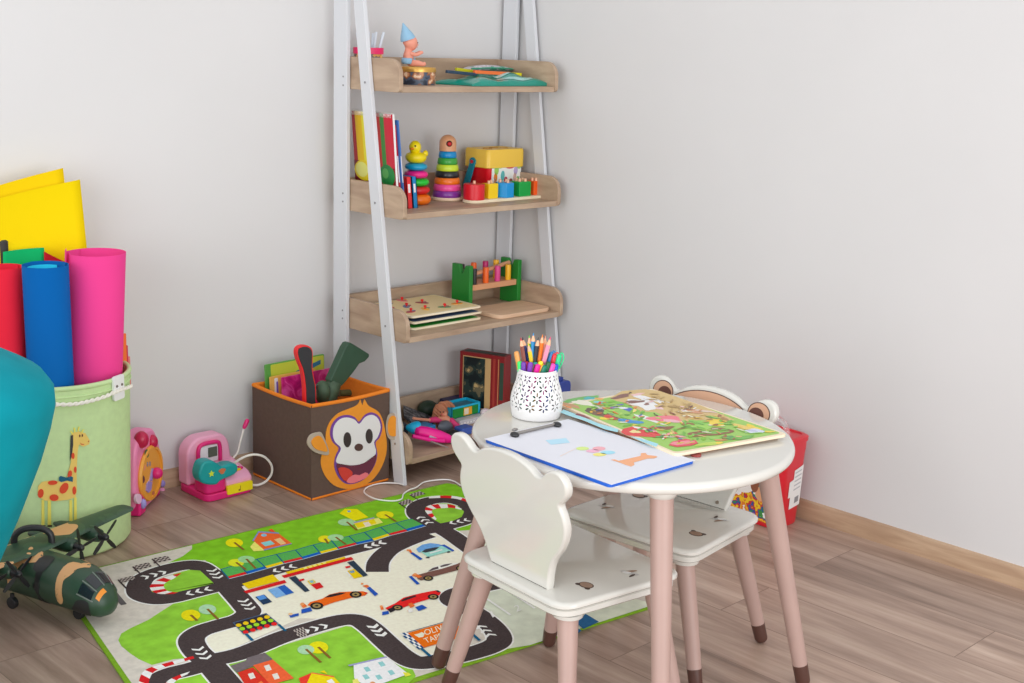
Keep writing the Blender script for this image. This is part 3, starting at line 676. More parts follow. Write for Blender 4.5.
# fence
FT = [C_(*p) for p in ((5, 475), (130, 438), (250, 405), (385, 372), (515, 342), (635, 308), (760, 278), (880, 248), (1000, 215))]+[D_(*p) for p in ((360, 355), (460, 325), (560, 300))]
FB = [C_(*p) for p in ((62, 540), (190, 508), (320, 470), (440, 436), (570, 405), (690, 370), (812, 338), (940, 305))]+[D_(*p) for p in ((300, 452), (415, 415), (535, 385), (655, 350))]
FT = [C_(5, 475)]+FT[1:8]+[D_(235, 392), D_(345, 358), D_(450, 328), D_(560, 300)]
NET = mat('felt_fence_net', (84, 168, 82), .95, var=.22, scale=420, spec=.1)
for i in range(len(FT)-1):
    j = min(i, len(FB)-1)
    t0, t1 = FT[i], FT[i+1]; b0, b1 = FB[i], FB[min(i+1, len(FB)-1)]
    rp([t0, t1, b1, b0], None, m=NET)
    c_ = (REDF, (20, 92, 180), YELF)[i % 3]
    up_ = lambda p, q, k: (p[0]+(q[0]-p[0])*k, p[1]+(q[1]-p[1])*k)
    rp([up_(b0, t0, .26), up_(b1, t1, .26), b1, b0], c_)
    for P, Q in ((t0, b0), (t0, t1)): rw([PZ(*P, RT), PZ(*Q, RT)], .0035, TEAL, n=1)
rw([PZ(*b, RT) for b in FB], .003, (170, 190, 200), n=1)
# checkered flags
def cflag(fr, q, pole):
    f_ = quad_map([PZ(*fr(*p), RT) for p in q])
    for i in range(7):
        for j in range(4):
            NL[0] += .2; h = Vector((0, 0, .00002+.000006*NL[0])); col = (72, 60, 60) if (i+j) % 2 == 0 else (176, 166, 158)
            rug.use(felt(col)).poly([f_(u, v)+h for u, v in ((i/7, j/4), ((i+1)/7, j/4), ((i+1)/7, (j+1)/4), (i/7, (j+1)/4))])
    rw([PZ(*fr(*p), RT) for p in pole], .004, (72, 60, 60), n=1)
cflag(E_, ((405, 378), (470, 360), (430, 302), (362, 322)), ((362, 322), (364, 324)))
cflag(A_, ((505, 300), (622, 272), (598, 245), (490, 265)), ((492, 268), (556, 328)))
cflag(A_, ((375, 350), (490, 318), (468, 290), (358, 318)), ((360, 320), (418, 374)))
cflag(A_, ((275, 435), (382, 405), (362, 382), (258, 408)), ((260, 410), (318, 470)))
cflag(D_, ((575, 150), (655, 130), (612, 112), (540, 135)), ((545, 138), (600, 170)))
cflag(D_, ((495, 210), (575, 188), (535, 165), (465, 190)), ((468, 192), (535, 240)))
rw(W_([(205, 468), (300, 580)], A_), .013, (96, 92, 92), n=1); rp([A_(*p) for p in ((192, 478), (225, 490), (246, 525), (215, 532))], (250, 204, 20))
# trees
def tree(fr, cx, cy, rx, ry, rgb, x1, y1):
    rp([fr(*p) for p in ell(cx, cy, rx, ry, 18)], rgb)
    rw(W_([(cx, cy), (x1, y1)], fr), .006, (132, 96, 40), n=1)
MINT = (166, 206, 166)
for a in ((A_, 870, 610, 60, 34, MINT, 942, 680), (A_, 756, 650, 66, 38, (226, 212, 20), 800, 690), (C_, 98, 292, 60, 30, (232, 220, 20), 162, 342), (C_, 110, 428, 55, 26, (214, 220, 40), 178, 478), (C_, 180, 405, 58, 24, (150, 204, 140), 244, 470),
          (D_, 375, 272, 60, 26, (222, 218, 24), 452, 320), (D_, 115, 322, 62, 24, (160, 206, 150), 184, 380), (C_, 715, 266, 45, 24, (226, 216, 30), 740, 300), (C_, 790, 256, 55, 22, (160, 208, 150), 860, 306),
          (E_, 535, 440, 68, 42, (222, 216, 24), 616, 515), (E_, 450, 455, 58, 32, MINT, 552, 545)): tree(*a)
def pg(fr, rgb, *pts): rp([fr(*p) for p in pts], rgb)
# orange house and the yellow cottage beyond the fence
pg(C_, (232, 224, 110), (205, 320), (235, 285), (290, 300), (300, 345), (230, 350))
pg(C_, (236, 100, 44), (262, 218), (225, 275), (300, 340), (490, 296), (405, 232)); pg(C_, (236, 74, 40), (330, 205), (352, 196), (378, 216), (360, 222))
pg(C_, (130, 140, 190), (300, 345), (490, 300), (490, 294), (300, 336)); pg(C_, (130, 140, 190), (220, 278), (262, 212), (270, 216), (230, 280)); pg(C_, (130, 140, 190), (262, 212), (400, 222), (405, 230), (266, 222))
pg(C_, (130, 200, 200), (278, 292), (345, 276), (375, 300), (310, 316)); pg(C_, (240, 190, 130), (370, 270), (410, 258), (452, 296), (415, 305)); rp([C_(*p) for p in ell(300, 240, 20, 10, 12)], (130, 190, 210))
pg(D_, (250, 220, 14), (64, 262), (100, 232), (185, 232), (262, 288), (165, 312)); pg(D_, (250, 232, 120), (160, 325), (330, 292), (362, 325), (190, 372)); pg(D_, (246, 206, 20), (165, 330), (300, 300), (318, 330), (190, 362)); pg(D_, (240, 214, 190), (225, 325), (262, 318), (285, 345), (245, 355))
pg(D_, (150, 150, 176), (160, 322), (300, 288), (305, 296), (165, 330)); rp([D_(*p) for p in ell(130, 248, 12, 6, 10)], (110, 160, 200))
# petrol station
pg(C_, (250, 196, 10), (150, 572), (360, 508), (405, 552), (195, 606)); pg(C_, REDF, (160, 622), (440, 545), (455, 564), (180, 638))
pg(C_, (120, 170, 220), (325, 612), (440, 578), (505, 632), (385, 668)); pg(C_, (40, 96, 180), (392, 594), (440, 578), (505, 632), (452, 648)); pg(C_, (120, 170, 220), (242, 662), (300, 645), (318, 664), (262, 682)); pg(B_, (36, 60, 90), (855, 95), (915, 78), (970, 128), (910, 148)); pg(B_, (80, 140, 210), (862, 92), (912, 80), (936, 104), (886, 118))
pg(C_, (250, 190, 10), (446, 492), (850, 386), (862, 404), (470, 510)); pg(C_, REDF, (420, 516), (850, 400), (895, 388), (912, 405), (440, 532))
f_ = quad_map([PZ(*C_(*p), RT) for p in ((580, 478), (740, 432), (728, 420), (566, 464))]); NL[0] += 1
for k in range(5): rug.use(felt((252, 224, 120))).poly([f_(u, v)+Vector((0, 0, .00002+.000006*NL[0])) for u, v in ((k/5, .1), (k/5+.13, .1), (k/5+.13, .9), (k/5, .9))])
for x0, y0 in ((470, 530), (868, 425)): pg(C_, DKB, (x0, y0), (x0+45, y0-12), (x0+142, y0+88), (x0+110, y0+98))
pg(C_, REDF, (535, 545), (570, 535), (578, 545), (545, 556)); pg(C_, (244, 200, 30), (595, 552), (635, 542), (655, 560), (618, 578)); pg(C_, REDF, (620, 578), (680, 562), (708, 594), (658, 610)); pg(C_, (130, 180, 190), (606, 552), (630, 546), (645, 560), (622, 568))
pg(C_, REDF, (852, 455), (885, 448), (893, 458), (862, 466)); pg(C_, (246, 196, 16), (868, 484), (915, 470), (975, 522), (915, 536)); pg(C_, (120, 150, 170), (880, 488), (910, 478), (922, 492), (895, 500)); pg(C_, WHF, (858, 492), (870, 488), (900, 520), (885, 526))
# cars and mechanics
def wheel(fr, x, y, rx, ry): 
    rp([fr(*p) for p in ell(x, y, rx, ry, 16)], (34, 32, 34)); rp([fr(*p) for p in ell(x, y, rx*.62, ry*.62, 14)], (150, 130, 80)); rp([fr(*p) for p in ell(x, y, rx*.25, ry*.25, 10)], (40, 38, 38))
pg(E_, (238, 100, 24), (460, 150), (480, 130), (560, 108), (610, 78), (680, 62), (760, 58), (840, 56), (872, 66), (855, 84), (760, 100), (640, 132), (560, 160), (500, 165)); pg(E_, (44, 36, 40), (575, 100), (618, 78), (680, 66), (725, 66), (690, 80), (620, 96)); pg(E_, REDF, (845, 62), (875, 66), (860, 76))
wheel(E_, 524, 155, 46, 24); wheel(E_, 790, 78, 42, 22)
pg(G_, (222, 36, 36), (215, 580), (300, 540), (370, 492), (470, 465), (560, 445), (655, 428), (690, 448), (680, 468), (600, 500), (480, 535), (380, 572), (290, 600), (240, 600)); pg(G_, (56, 40, 44), (345, 520), (385, 495), (475, 470), (480, 482), (420, 505), (360, 525)); pg(G_, (44, 40, 44), (640, 432), (665, 428), (690, 444), (670, 448)); pg(G_, (44, 40, 44), (235, 590), (275, 575), (300, 600), (260, 620))
wheel(G_, 320, 576, 46, 24); wheel(G_, 625, 484, 48, 24)
pg(G_, (120, 84, 74), (480, 300), (600, 268), (720, 235), (850, 195), (900, 200), (900, 238), (760, 275), (620, 312), (520, 345), (490, 330)); pg(G_, (238, 232, 216), (560, 275), (625, 230), (700, 208), (800, 195), (840, 200), (700, 245)); pg(G_, (84, 72, 74), (575, 270), (620, 238), (665, 226), (672, 244), (610, 262)); pg(G_, (84, 72, 74), (682, 222), (720, 208), (790, 198), (750, 218), (692, 232))
wheel(G_, 582, 325, 44, 22); wheel(G_, 850, 240, 32, 20)
pg(G_, (106, 160, 214), (480, 75), (530, 40), (600, 26), (670, 34), (730, 55), (720, 75), (500, 105)); pg(G_, (150, 210, 196), (515, 95), (700, 50), (780, 92), (580, 145)); pg(G_, (60, 62, 66), (525, 100), (560, 78), (640, 62), (680, 60), (640, 88), (560, 108)); pg(G_, (60, 62, 66), (560, 146), (590, 140), (596, 152), (570, 154)); pg(G_, (60, 62, 66), (740, 100), (765, 94), (770, 104), (748, 108)); pg(G_, WHF, (590, 108), (700, 78), (706, 86), (600, 116))
def mech(fr, body, trousers, head):
    pg(fr, (224, 110, 50), *body); pg(fr, (36, 84, 176), *trousers); rp([fr(*p) for p in ell(*head, 10)], (232, 150, 90))
mech(G_, ((410, 84), (430, 78), (450, 110), (430, 110)), ((430, 112), (450, 104), (535, 160), (510, 170)), (408, 86, 12, 8)); pg(G_, (36, 84, 176), (680, 45), (720, 38), (805, 88), (790, 98), (720, 55))
mech(G_, ((440, 300), (470, 284), (530, 310), (500, 325)), ((415, 312), (440, 306), (510, 372), (485, 380)), (470, 292, 16, 10))
mech(G_, ((20, 390), (60, 380), (80, 395), (60, 408)), ((58, 410), (84, 398), (155, 460), (126, 478)), (18, 372, 12, 8))
mech(G_, ((172, 570), (190, 556), (205, 590), (180, 598)), ((190, 612), (240, 604), (250, 628), (190, 642)), (180, 566, 12, 9))
mech(G_, ((410, 545), (440, 535), (470, 560), (430, 580)), ((470, 572), (530, 552), (575, 578), (500, 605)), (425, 600, 20, 14)); pg(G_, WHF, (405, 595), (440, 580), (455, 610), (420, 622))
mech(E_, ((415, 150), (430, 132), (460, 158), (430, 170)), ((418, 180), (480, 164), (494, 190), (420, 208)), (424, 144, 14, 10)); pg(E_, (36, 84, 176), (335, 220), (400, 205), (402, 222), (345, 236)); rp([E_(*p) for p in ell(345, 212, 16, 9, 10)], (236, 190, 140))
# traffic light board
pg(B_, (70, 92, 120), (700, 270), (930, 205), (1015, 275), (775, 350)); pg(B_, (50, 44, 48), (712, 272), (925, 212), (1002, 275), (780, 342))
for r_, (x0, y0, c_) in enumerate(((742, 288, (246, 190, 20)), (766, 312, (150, 206, 40)), (790, 335, (220, 36, 36)))):
    for k in range(5): rp([B_(*p) for p in ell(x0+k*48.5, y0-k*14, 20, 12, 12)], c_)
for a, b in (((790, 350), (832, 395)),): rw(W_([a, b], B_), .006, TEAL, n=1)
rw(W_([(262, 286), (312, 332)], E_), .006, TEAL, n=1); rw(W_([(40, 350), (88, 398)], E_), .006, TEAL, n=1)
# lower houses
pg(B_, (112, 102, 104), (685, 565), (790, 530), (800, 510), (920, 475), (975, 520), (860, 560), (730, 612)); pg(B_, (206, 50, 36), (735, 612), (840, 575), (960, 690), (800, 720)); pg(B_, (232, 96, 54), (840, 562), (975, 522), (1120, 650), (960, 695))
for x, y in ((830, 635), (940, 580), (995, 638)): pg(B_, (216, 214, 204), (x-26, y-14), (x+10, y-24), (x+28, y+12), (x-8, y+22))
pg(B_, (230, 120, 60), (870, 685), (895, 668), (915, 685))
pg(E_, (222, 60, 44), (400, 650), (490, 612), (465, 690), (420, 700)); pg(E_, (250, 206, 20), (490, 612), (640, 640), (700, 700), (600, 740), (440, 720)); pg(E_, (250, 206, 20), (545, 605), (575, 596), (598, 622)); pg(E_, (226, 100, 60), (484, 616), (490, 610), (645, 636), (640, 644)); pg(E_, (244, 236, 220), (590, 668), (625, 655), (650, 680), (612, 690))
pg(E_, (240, 242, 240), (775, 560), (1000, 505), (1150, 620), (880, 720), (780, 650)); pg(E_, (150, 150, 190), (735, 560), (998, 500), (1006, 508), (748, 568)); pg(E_, (220, 220, 70), (1110, 608), (1150, 612), (1170, 628), (1130, 640)); pg(E_, (220, 216, 110), (768, 662), (800, 652), (830, 700), (775, 720))
for x, y in ((965, 552), (866, 588), (1030, 610), (858, 640), (945, 642)): pg(E_, (140, 196, 196), (x-24, y-10), (x+8, y-18), (x+30, y+10), (x-2, y+20))
rp([E_(*p) for p in ell(905, 690, 22, 18, 12)], (232, 160, 100))
# race sign
pg(F_, (240, 110, 20), (382, 345), (690, 258), (830, 350), (490, 444)); rw(W_([(382, 345), (690, 258)], F_), .003, (110, 120, 130), n=1)
f_ = quad_map([PZ(*F_(*p), RT) for p in ((470, 460), (505, 448), (388, 342), (338, 348))])
for i in range(3):
    for j in range(6):
        rug.use(felt((24, 74, 120) if (i+j) % 2 == 0 else WHF)).poly([f_(u, v)+Vector((0, 0, .00003+.000006*NL[0])) for u, v in ((i/3, j/6), ((i+1)/3, j/6), ((i+1)/3, (j+1)/6), (i/3, (j+1)/6))])
def write(txt, quad, fr, rgb):
    NL[0] += 1; f2 = quad_map([PZ(*fr(*p), RT) for p in quad]); h = Vector((0, 0, .00002+.000006*NL[0]))
    for p in text_polys(txt): rug.use(felt(rgb)).poly([f2(u, v)+h for u, v in p])
write('OLIV', ((514, 364), (640, 326), (622, 290), (500, 328)), F_, (250, 226, 200)); write('TAPP', ((520, 416), (640, 380), (622, 346), (498, 386)), F_, (250, 226, 200))
pg(F_, (250, 226, 200), (438, 352), (470, 345), (490, 335), (510, 345), (500, 368), (470, 372))
for a, b in (((485, 450), (548, 505)), ((820, 340), (886, 398))): rw(W_([a, b], F_), .007, TEAL, n=1)
# parking bays
Kf = lambda x, y: (480+x/3.012, 540+y/3.012)
for a, b in (((10, 172), (92, 228)), ((74, 148), (165, 208)), ((150, 120), (230, 170))): rw(W_([a, b], Kf), .006, WHF, n=1)
for t_, x, y in (('1', 38, 225), ('2', 110, 208), ('3', 178, 186)): write(t_, ((x, y+11), (x+(7 if t_ == '1' else 15), y+(8 if t_ == '1' else 5)), (x+(-3 if t_ == '1' else 5), y-(9 if t_ == '1' else 12)), (x-10, y-6)), Kf, WHF)
pg(Kf, (44, 96, 140), (290, 250), (318, 222), (358, 246), (312, 268)); pg(Kf, (44, 96, 140), (288, 262), (306, 272), (292, 284), (276, 280))
rugo = rug.build('rug', ang=30); tag(rugo, 'play rug printed with roads, race cars and houses on the laminate floor', 'rug')
# ================================================================== on the floor by the back wall
# storage box with monkey face
bx0, bx1, by0, by1, bh = -.940, -.667, -.236, .050, .272
BROWN = mat('brown_felt', (98, 80, 72), .9, var=.05, scale=90, bump=.2, spec=.15)
ORG = mat('orange_felt', (240, 130, 42), .85, var=.04, scale=90, spec=.2)
sb = thing('storage_box', 'brown fabric storage box with a laughing orange monkey face, left of the shelf', 'storage box', ((bx0+bx1)/2, (by0+by1)/2, 0))
m = MB().use(BROWN); tk = .005
for a in ((bx0, bx1, by0, by0+tk), (bx0, bx1, by1-tk, by1), (bx0, bx0+tk, by0+tk, by1-tk), (bx1-tk, bx1, by0+tk, by1-tk)): m.box(*a, .001, bh)
m.box(bx0+tk, bx1-tk, by0+tk, by1-tk, .001, .008); m.build('fabric_wall', sb)
m = MB().use(ORG)
for a in ((bx0+tk, bx1-tk, by0+tk, by0+tk+.002), (bx0+tk, bx1-tk, by1-tk-.002, by1-tk), (bx0+tk, bx0+tk+.002, by0+tk, by1-tk), (bx1-tk-.002, bx1-tk, by0+tk, by1-tk)): m.box(*a, .01, bh)
lo_ = m.build('lining', sb); lo_['label'] = 'orange lining'
m = MB().use(ORG); e_ = .003
sag = lambda u: -.006*sin(pi*u)
def rim(p, q, z0, hh):
    p, q = Vector(p), Vector(q); m.tube([p+(q-p)*(k/10)+Vector((0, 0, z0+hh*sin(pi*k/10))) for k in range(11)], .0055, 8)
cs = [(bx0+.002, by0+.002, 0), (bx1-.002, by0+.002, 0), (bx1-.002, by1-.002, 0), (bx0+.002, by1-.002, 0)]
for i in range(4): rim(cs[i], cs[(i+1) % 4], bh, -.004)
ro = m.build('rim_binding', sb); ro['label'] = 'orange rim binding'
m = MB().use(ORG)
for i in range(4): m.tube([Vector(cs[i])+Vector((0, 0, .0045)), Vector(cs[(i+1) % 4])+Vector((0, 0, .0045))], .0042, 8)
ro = m.build('base_binding', sb); ro['label'] = 'orange base binding'
MK = lambda x, y: (300+x/6.827, 395+y/6.827)
yF = by0-.0006
def face(pts, mt, d, sm=0, out=None):
    P = [PY(*MK(*p), yF) for p in pts]
    if sm: P = smooth_line(P, sm, True)
    (out or mf).use(mt).prism([(p.x, p.z) for p in P], lambda u, v, t: (u, yF-d-t, v), -.0012, .0006)
mf = MB()
MO, MPU, MW_ = mat('monkey_orange', (236, 146, 42), .85, var=.03, scale=90), mat('monkey_purple', (112, 66, 152), .85), mat('monkey_white', (226, 224, 226), .85)
face([(410, 30), (416, 48), (425, 70), (432, 48), (440, 30), (452, 50), (470, 75), (530, 110), (560, 160), (578, 230), (592, 340), (580, 430), (540, 520), (480, 590), (400, 628), (310, 640), (230, 615), (170, 550), (142, 470), (150, 400), (172, 330), (178, 250), (205, 180), (260, 125), (330, 95), (378, 75), (400, 55)], MO, .0006, 3)
face([(400, 182), (440, 135), (490, 118), (540, 150), (558, 220), (540, 290), (512, 325), (524, 400), (505, 480), (450, 560), (380, 600), (310, 604), (260, 560), (232, 490), (238, 420), (262, 362), (225, 325), (203, 270), (215, 200), (260, 150), (320, 135), (370, 150)], MPU, .0018, 3)
face([(400, 196), (440, 150), (488, 134), (528, 160), (545, 220), (526, 285), (500, 322), (512, 400), (430, 462), (340, 478), (248, 462), (250, 420), (276, 362), (236, 320), (220, 268), (230, 208), (268, 164), (318, 152), (368, 166)], MW_, .003, 3)
face([(250, 464), (340, 480), (430, 464), (512, 404), (508, 460), (470, 530), (400, 585), (320, 598), (275, 560), (252, 510)], mat('monkey_mouth', (104, 44, 66), .8), .003, 2)
face([(254, 500), (300, 492), (345, 515), (350, 545), (310, 585), (278, 560)], mat('monkey_red', (206, 60, 50), .8), .0042, 2)
face([(312, 590), (330, 560), (370, 540), (400, 545), (440, 526), (462, 542), (430, 570), (380, 592), (340, 600)], mat('monkey_tongue', (232, 120, 130), .8), .0044, 2)
DKF = mat('monkey_eye', (56, 46, 46), .6)
face(ell(317, 303, 26, 52, 18), DKF, .0042); face(ell(466, 279, 24, 50, 18), DKF, .0042); face(ell(395, 355, 29, 25, 18, rot=-15), mat('monkey_nose', (84, 56, 52), .6), .0042)
fo = mf.build('monkey_face', sb); fo['label'] = 'sewn-on laughing monkey face'
EARB = mat('ear_beige', (176, 162, 148), .9)
eR = PY(*MK(592, 225), by0-.003)
for pts, inn, side_ in ((((155, 268), (120, 255), (70, 275), (50, 325), (75, 370), (125, 400), (200, 402)), ((150, 290), (110, 285), (80, 320), (100, 362), (140, 380), (190, 382)), -1),
                        (((600, 290), (585, 215), (600, 140), (640, 125), (685, 160), (705, 220), (690, 280), (640, 308)), ((608, 270), (598, 210), (612, 155), (645, 145), (680, 190), (692, 225), (670, 270), (640, 284)), 1)):
    me_ = MB(); nE = Vector((0, -1, 0)) if side_ < 0 else Vector((-.80, -.60, 0)); tE = Vector((-nE.y, nE.x, 0)); pE = Vector((bx0, by0-.006, 0)) if side_ < 0 else eR
    for Q, mt, d in ((pts, EARB, .001), (inn, MO, .004)):
        P = smooth_line([PP(*MK(*p), pE+nE*d, nE) for p in Q], 4, True)
        me_.use(mt).prism([((p-pE).dot(tE), p.z) for p in P], lambda u, v, t: Vector((pE.x, pE.y, 0))+tE*u+nE*(d+t)+Vector((0, 0, v)), -.004, 0.)
    me_.build('monkey_ear', sb, .0008)
# contents of the box
def board(mb, c, w, h, tdir, tilt, th, yaw_=0.):
    # upright thin slab: base centre c, width along x (rotated yaw), leaning back by tilt
    R = Matrix.Rotation(yaw_, 3, 'Z') @ Matrix.Rotation(tilt, 3, 'X')
    c = Vector(c); return lambda u, v, t: c+R @ Vector((u, t, v))
m = MB(); fn = board(None, (-.800, .022, .012), 0, 0, 0, rad(-2), 0, rad(2))
m.use(C(90, 160, 70)).prism(rrect(-.108, .104, .0, .318, .004), fn, 0, .006); m.use(C(190, 200, 60)).prism(rrect(-.090, .102, .01, .315, .004), fn, -.0008, 0); m.use(C(40, 110, 140)).prism([(-.03, .26), (.09, .29), (.09, .303), (0, .283)], fn, -.0012, -.0008)
tag(m.build('picture_book', None, .0008), 'green and lime picture book standing at the back of the monkey box', 'book', 'books in the monkey box')
m = MB(); fn = board(None, (-.806, -.004, .012), 0, 0, 0, rad(-3), 0, rad(1)); m.use(C(226, 176, 84)).prism(rrect(-.100, .06, 0, .286, .003), fn, 0, .005)
m.use(C(240, 236, 240)).prism(rrect(-.086, -.074, .02, .280, .003), fn, -.0006, 0); m.use(C(120, 100, 190)).prism(rrect(-.080, -.074, .03, .27, .003), fn, -.0010, -.0006)
tag(m.build('picture_book', None, .0006), 'ochre and white picture book behind the magenta folder in the monkey box', 'book', 'books in the monkey box')
MAG = ramp_mat('magenta_foil', [(.3, (150, 10, 90)), (.5, (190, 20, 110)), (.68, (232, 90, 170))], 22, .3, 4, None, False, 1.)
m = MB(); fn = board(None, (-.790, -.032, .012), 0, 0, 0, rad(-4), 0, rad(2)); m.use(MAG).prism(rrect(-.092, .098, 0, .286, .004), fn, 0, .006)
tag(m.build('plastic_folder', None, .0008), 'shiny magenta folder standing in the monkey box', 'folder')
# racket handle
m = MB(); yR = -.168
rk = thing('bat', 'black bat handle with a red edge sticking out of the monkey box', 'bat', (-.815, yR, .1))
RKF = lambda x, y: (245+x/8.533, 330+y/8.533)
outl = [PY(*RKF(*p), yR) for p in ((512, 560), (508, 470), (490, 350), (455, 260), (440, 190), (455, 148), (500, 130), (550, 138), (578, 175), (580, 250), (578, 320), (590, 400), (605, 470), (610, 560))]
low = [Vector((p.x, p.y, p.z)) for p in outl]
d_ = (outl[-1]+outl[0])/2
ext = [Vector((outl[-1].x+.004, yR, .02)), Vector((outl[0].x+.008, yR, .02))]
P = smooth_line(outl, 3)+ext
m.use(C(226, 40, 44)).prism([(p.x, p.z) for p in P], lambda u, v, t: (u, yR+t, v), 0, .016); ho = m.build('edge', rk, .002, 3); ho['label'] = 'red edge'
cc = sum(outl, Vector())/len(outl)
n_ = len(P); sg_ = 1 if sum(P[i-1].x*P[i].z-P[i].x*P[i-1].z for i in range(n_)) > 0 else -1; P2 = []
for i in range(n_):
    t_ = Vector((P[(i+1) % n_].x-P[i-1].x, P[(i+1) % n_].z-P[i-1].z)).normalized(); P2.append((P[i].x-t_.y*.0042*sg_, P[i].z+t_.x*.0042*sg_))
m = MB().use(mat('grip_black', (44, 46, 50), .6)); m.prism(P2, lambda u, v, t: (u, yR-.0025+t, v), 0, .021); m.build('grip', rk, .0015, 2)
# green toy with a flared tail end
GRN = mat('toy_army_green', (46, 78, 58), .5, var=.12, scale=25)
gt = thing('toy_launcher', 'dark green toy launcher with a flared end leaning out of the monkey box', 'toy', (-.75, -.12, .12))
yG = -.11
GF = lambda x, y: (245+x/8.533, 330+y/8.533)
a_, b_ = PY(*GF(735, 440), yG), PY(*GF(900, 200), yG)
m = MB().use(GRN)
pts = [PY(*GF(*p), yG) for p in ((700, 430), (830, 145), (855, 108), (878, 100), (960, 150), (1040, 200), (1035, 225), (1000, 262), (955, 280), (905, 350), (820, 455), (790, 480))]
m.prism([(p.x, p.z) for p in pts], lambda u, v, t: (u, yG+t, v), -.014, .014); m.build('flared_end', gt, .004, 3)
m = MB().use(mat('toy_army_green_worn', (62, 84, 62), .6, var=.25, scale=40))
m.tube([PY(*GF(*p), yG) for p in ((760, 440), (735, 500), (715, 560), (700, 620))], [.022, .026, .026, .024], 14); m.sph(PY(*GF(660, 530), yG-.01), .022, .024, .034, 14, 10); m.build('body', gt)
m = MB().use(BLACK); m.tube([PY(*GF(*p), yG-.035) for p in ((600, 470), (606, 520), (590, 590))], .007, 8); m.build('trigger_guard', gt)
m = MB().use(GRN); m.sph(PY(*GF(562, 540), yG-.03), .016, .02, .03, 14, 10); m.build('knob', gt)
m = MB().use(mat('toy_olive', (84, 92, 56), .6)); q0, q1 = PY(*GF(800, 540), -.06), PY(*GF(980, 530), -.06); m.cyl(q0, q1, .010, .010, 12); tag(m.build('toy_tube'), 'olive toy tube lying against the orange lining of the monkey box', 'toy')
# thin white cord in front of the shelf
cp = [PZ(*D_(*p), z) for p, z in (((500, 68), .006), ((470, 58), .005), ((400, 54), .004), ((330, 60), .004), ((262, 80), .004), ((232, 112), .005), ((262, 142), .008), ((330, 168), .0095), ((430, 177), .0095), ((488, 164), .0095), ((502, 130), .0095), ((540, 102), .0095), ((590, 84), .008), ((640, 50), .004), ((720, 35), .004), ((800, 32), .004), ((850, 45), .004), ((900, 74), .004), ((960, 84), .004), ((1050, 100), .004))]
m = MB().use(mat('cord_white', (232, 230, 228), .5)); m.tube(smooth_line(cp, 6), .0021, 8); tag(m.build('cord'), 'thin white cord looping on the floor and rug in front of the shelf', 'cord')
# pink toy cash register / phone
PINK, HOT, TL = mat('toy_pink', (236, 164, 192), .35), mat('toy_hot_pink', (216, 34, 116), .35), mat('toy_teal', (14, 150, 152), .4)
tx0, tx1, ty0, ty1 = -1.170, -1.018, -.072, .078
tr = thing('toy_register', 'pink toy cash register with a teal handset and curly cable by the back wall', 'toy', ((tx0+tx1)/2, 0, 0))
m = MB().use(HOT); m.prism(rrect(tx0, tx1, ty0, ty1, .022), lambda u, v, t: (u, v, t), .001, .022); m.build('base', tr, .004, 3)
m = MB().use(HOT); m.prism(rrect(tx0+.001, tx0+.068, ty0+.001, ty0+.072, .016), lambda u, v, t: (u, v, t), .022, .060); m.build('cradle', tr, .008, 4)
m = MB().use(PINK)
m.prism([(ty0+.004, .022), (ty0+.004, .046), (ty0+.020, .060), (ty1-.03, .082), (ty1-.03, .022)], lambda u, v, t: (t, u, v), tx0+.066, tx1-.002); m.build('keyboard', tr, .006, 3)
arch = [(tx0+.001, .022)]+[(tx0+.001+.05-.05*cos(rad(a)), .105+.05*sin(rad(a))) for a in range(0, 91, 10)]+[(tx0+.100+.040*sin(rad(a)), .105+.05*cos(rad(a))) for a in range(0, 91, 10)]+[(tx0+.146, .07), (tx1-.001, .05), (tx1-.001, .022)]
m = MB().use(PINK); m.prism(arch, lambda u, v, t: (u, t, v), ty1-.05, ty1); m.build('back', tr, .008, 4)
m = MB().use(HOT); yb_ = ty1-.055
m.tube(smooth_line([(tx0+.036, yb_, .075), (tx0+.034, yb_, .115), (tx0+.045, yb_, .134), (tx0+.085, yb_, .136), (tx0+.102, yb_, .126), (tx0+.104, yb_, .08)], 5), .0058, 10); m.build('display_frame', tr)
m = MB().use(C(240, 226, 232)).prism(rrect(tx0+.042, tx0+.098, .08, .128, .004), lambda u, v, t: (u, yb_+.004-t, v), 0, .002); m.use(C(84, 92, 80)).prism(rrect(tx0+.066, tx0+.094, .094, .122, .002), lambda u, v, t: (u, yb_+.001-t, v), 0, .002); m.build('display', tr)
m = MB().use(C(248, 214, 20, .35)); m.prism(rrect(tx0+.064, tx1-.006, .010, .036, .004), lambda u, v, t: (u, ty0-.004+t, v), 0, .010); dro = m.build('drawer_front', tr, .0015); dro['label'] = 'yellow drawer front with a note mark'
m = MB().use(C(150, 110, 30)); q_ = ell(tx0+.102, .018, .0035, .0028, 10); m.prism(q_, lambda u, v, t: (u, ty0-.0048+t, v), 0, .001); m.prism([(tx0+.1045, .018), (tx0+.1058, .018), (tx0+.1058, .030), (tx0+.1045, .030)], lambda u, v, t: (u, ty0-.0048+t, v), 0, .001); m.build('note_mark', dro)
m = MB().use(C(248, 214, 20, .35)); kz = lambda y: .060+(y-(ty0+.020))*.22/.1*1.0
m.prism(rrect(tx0+.080, tx0+.128, ty0+.026, ty0+.034, .002), lambda u, v, t: (u, v, .0625+t), 0, .005); m.build('long_key', tr, .001)
for i in range(4):
    for j in range(3):
        m = MB().use(C(*((232, 226, 234), (206, 232, 226), (236, 200, 216))[(i+j) % 3])); yk = ty0+.046+j*.014; m.box(tx0+.082+i*.014, tx0+.092+i*.014, yk, yk+.009, .0645+j*.0034, .070+j*.0034); m.build('key', tr, .001)
for x_, y_ in ((tx1-.022, ty0+.05), (tx1-.020, ty0+.035)):
    m = MB().use(HOT); m.sph((x_, y_, .066), .007, .006, .004); m.build('button', tr)
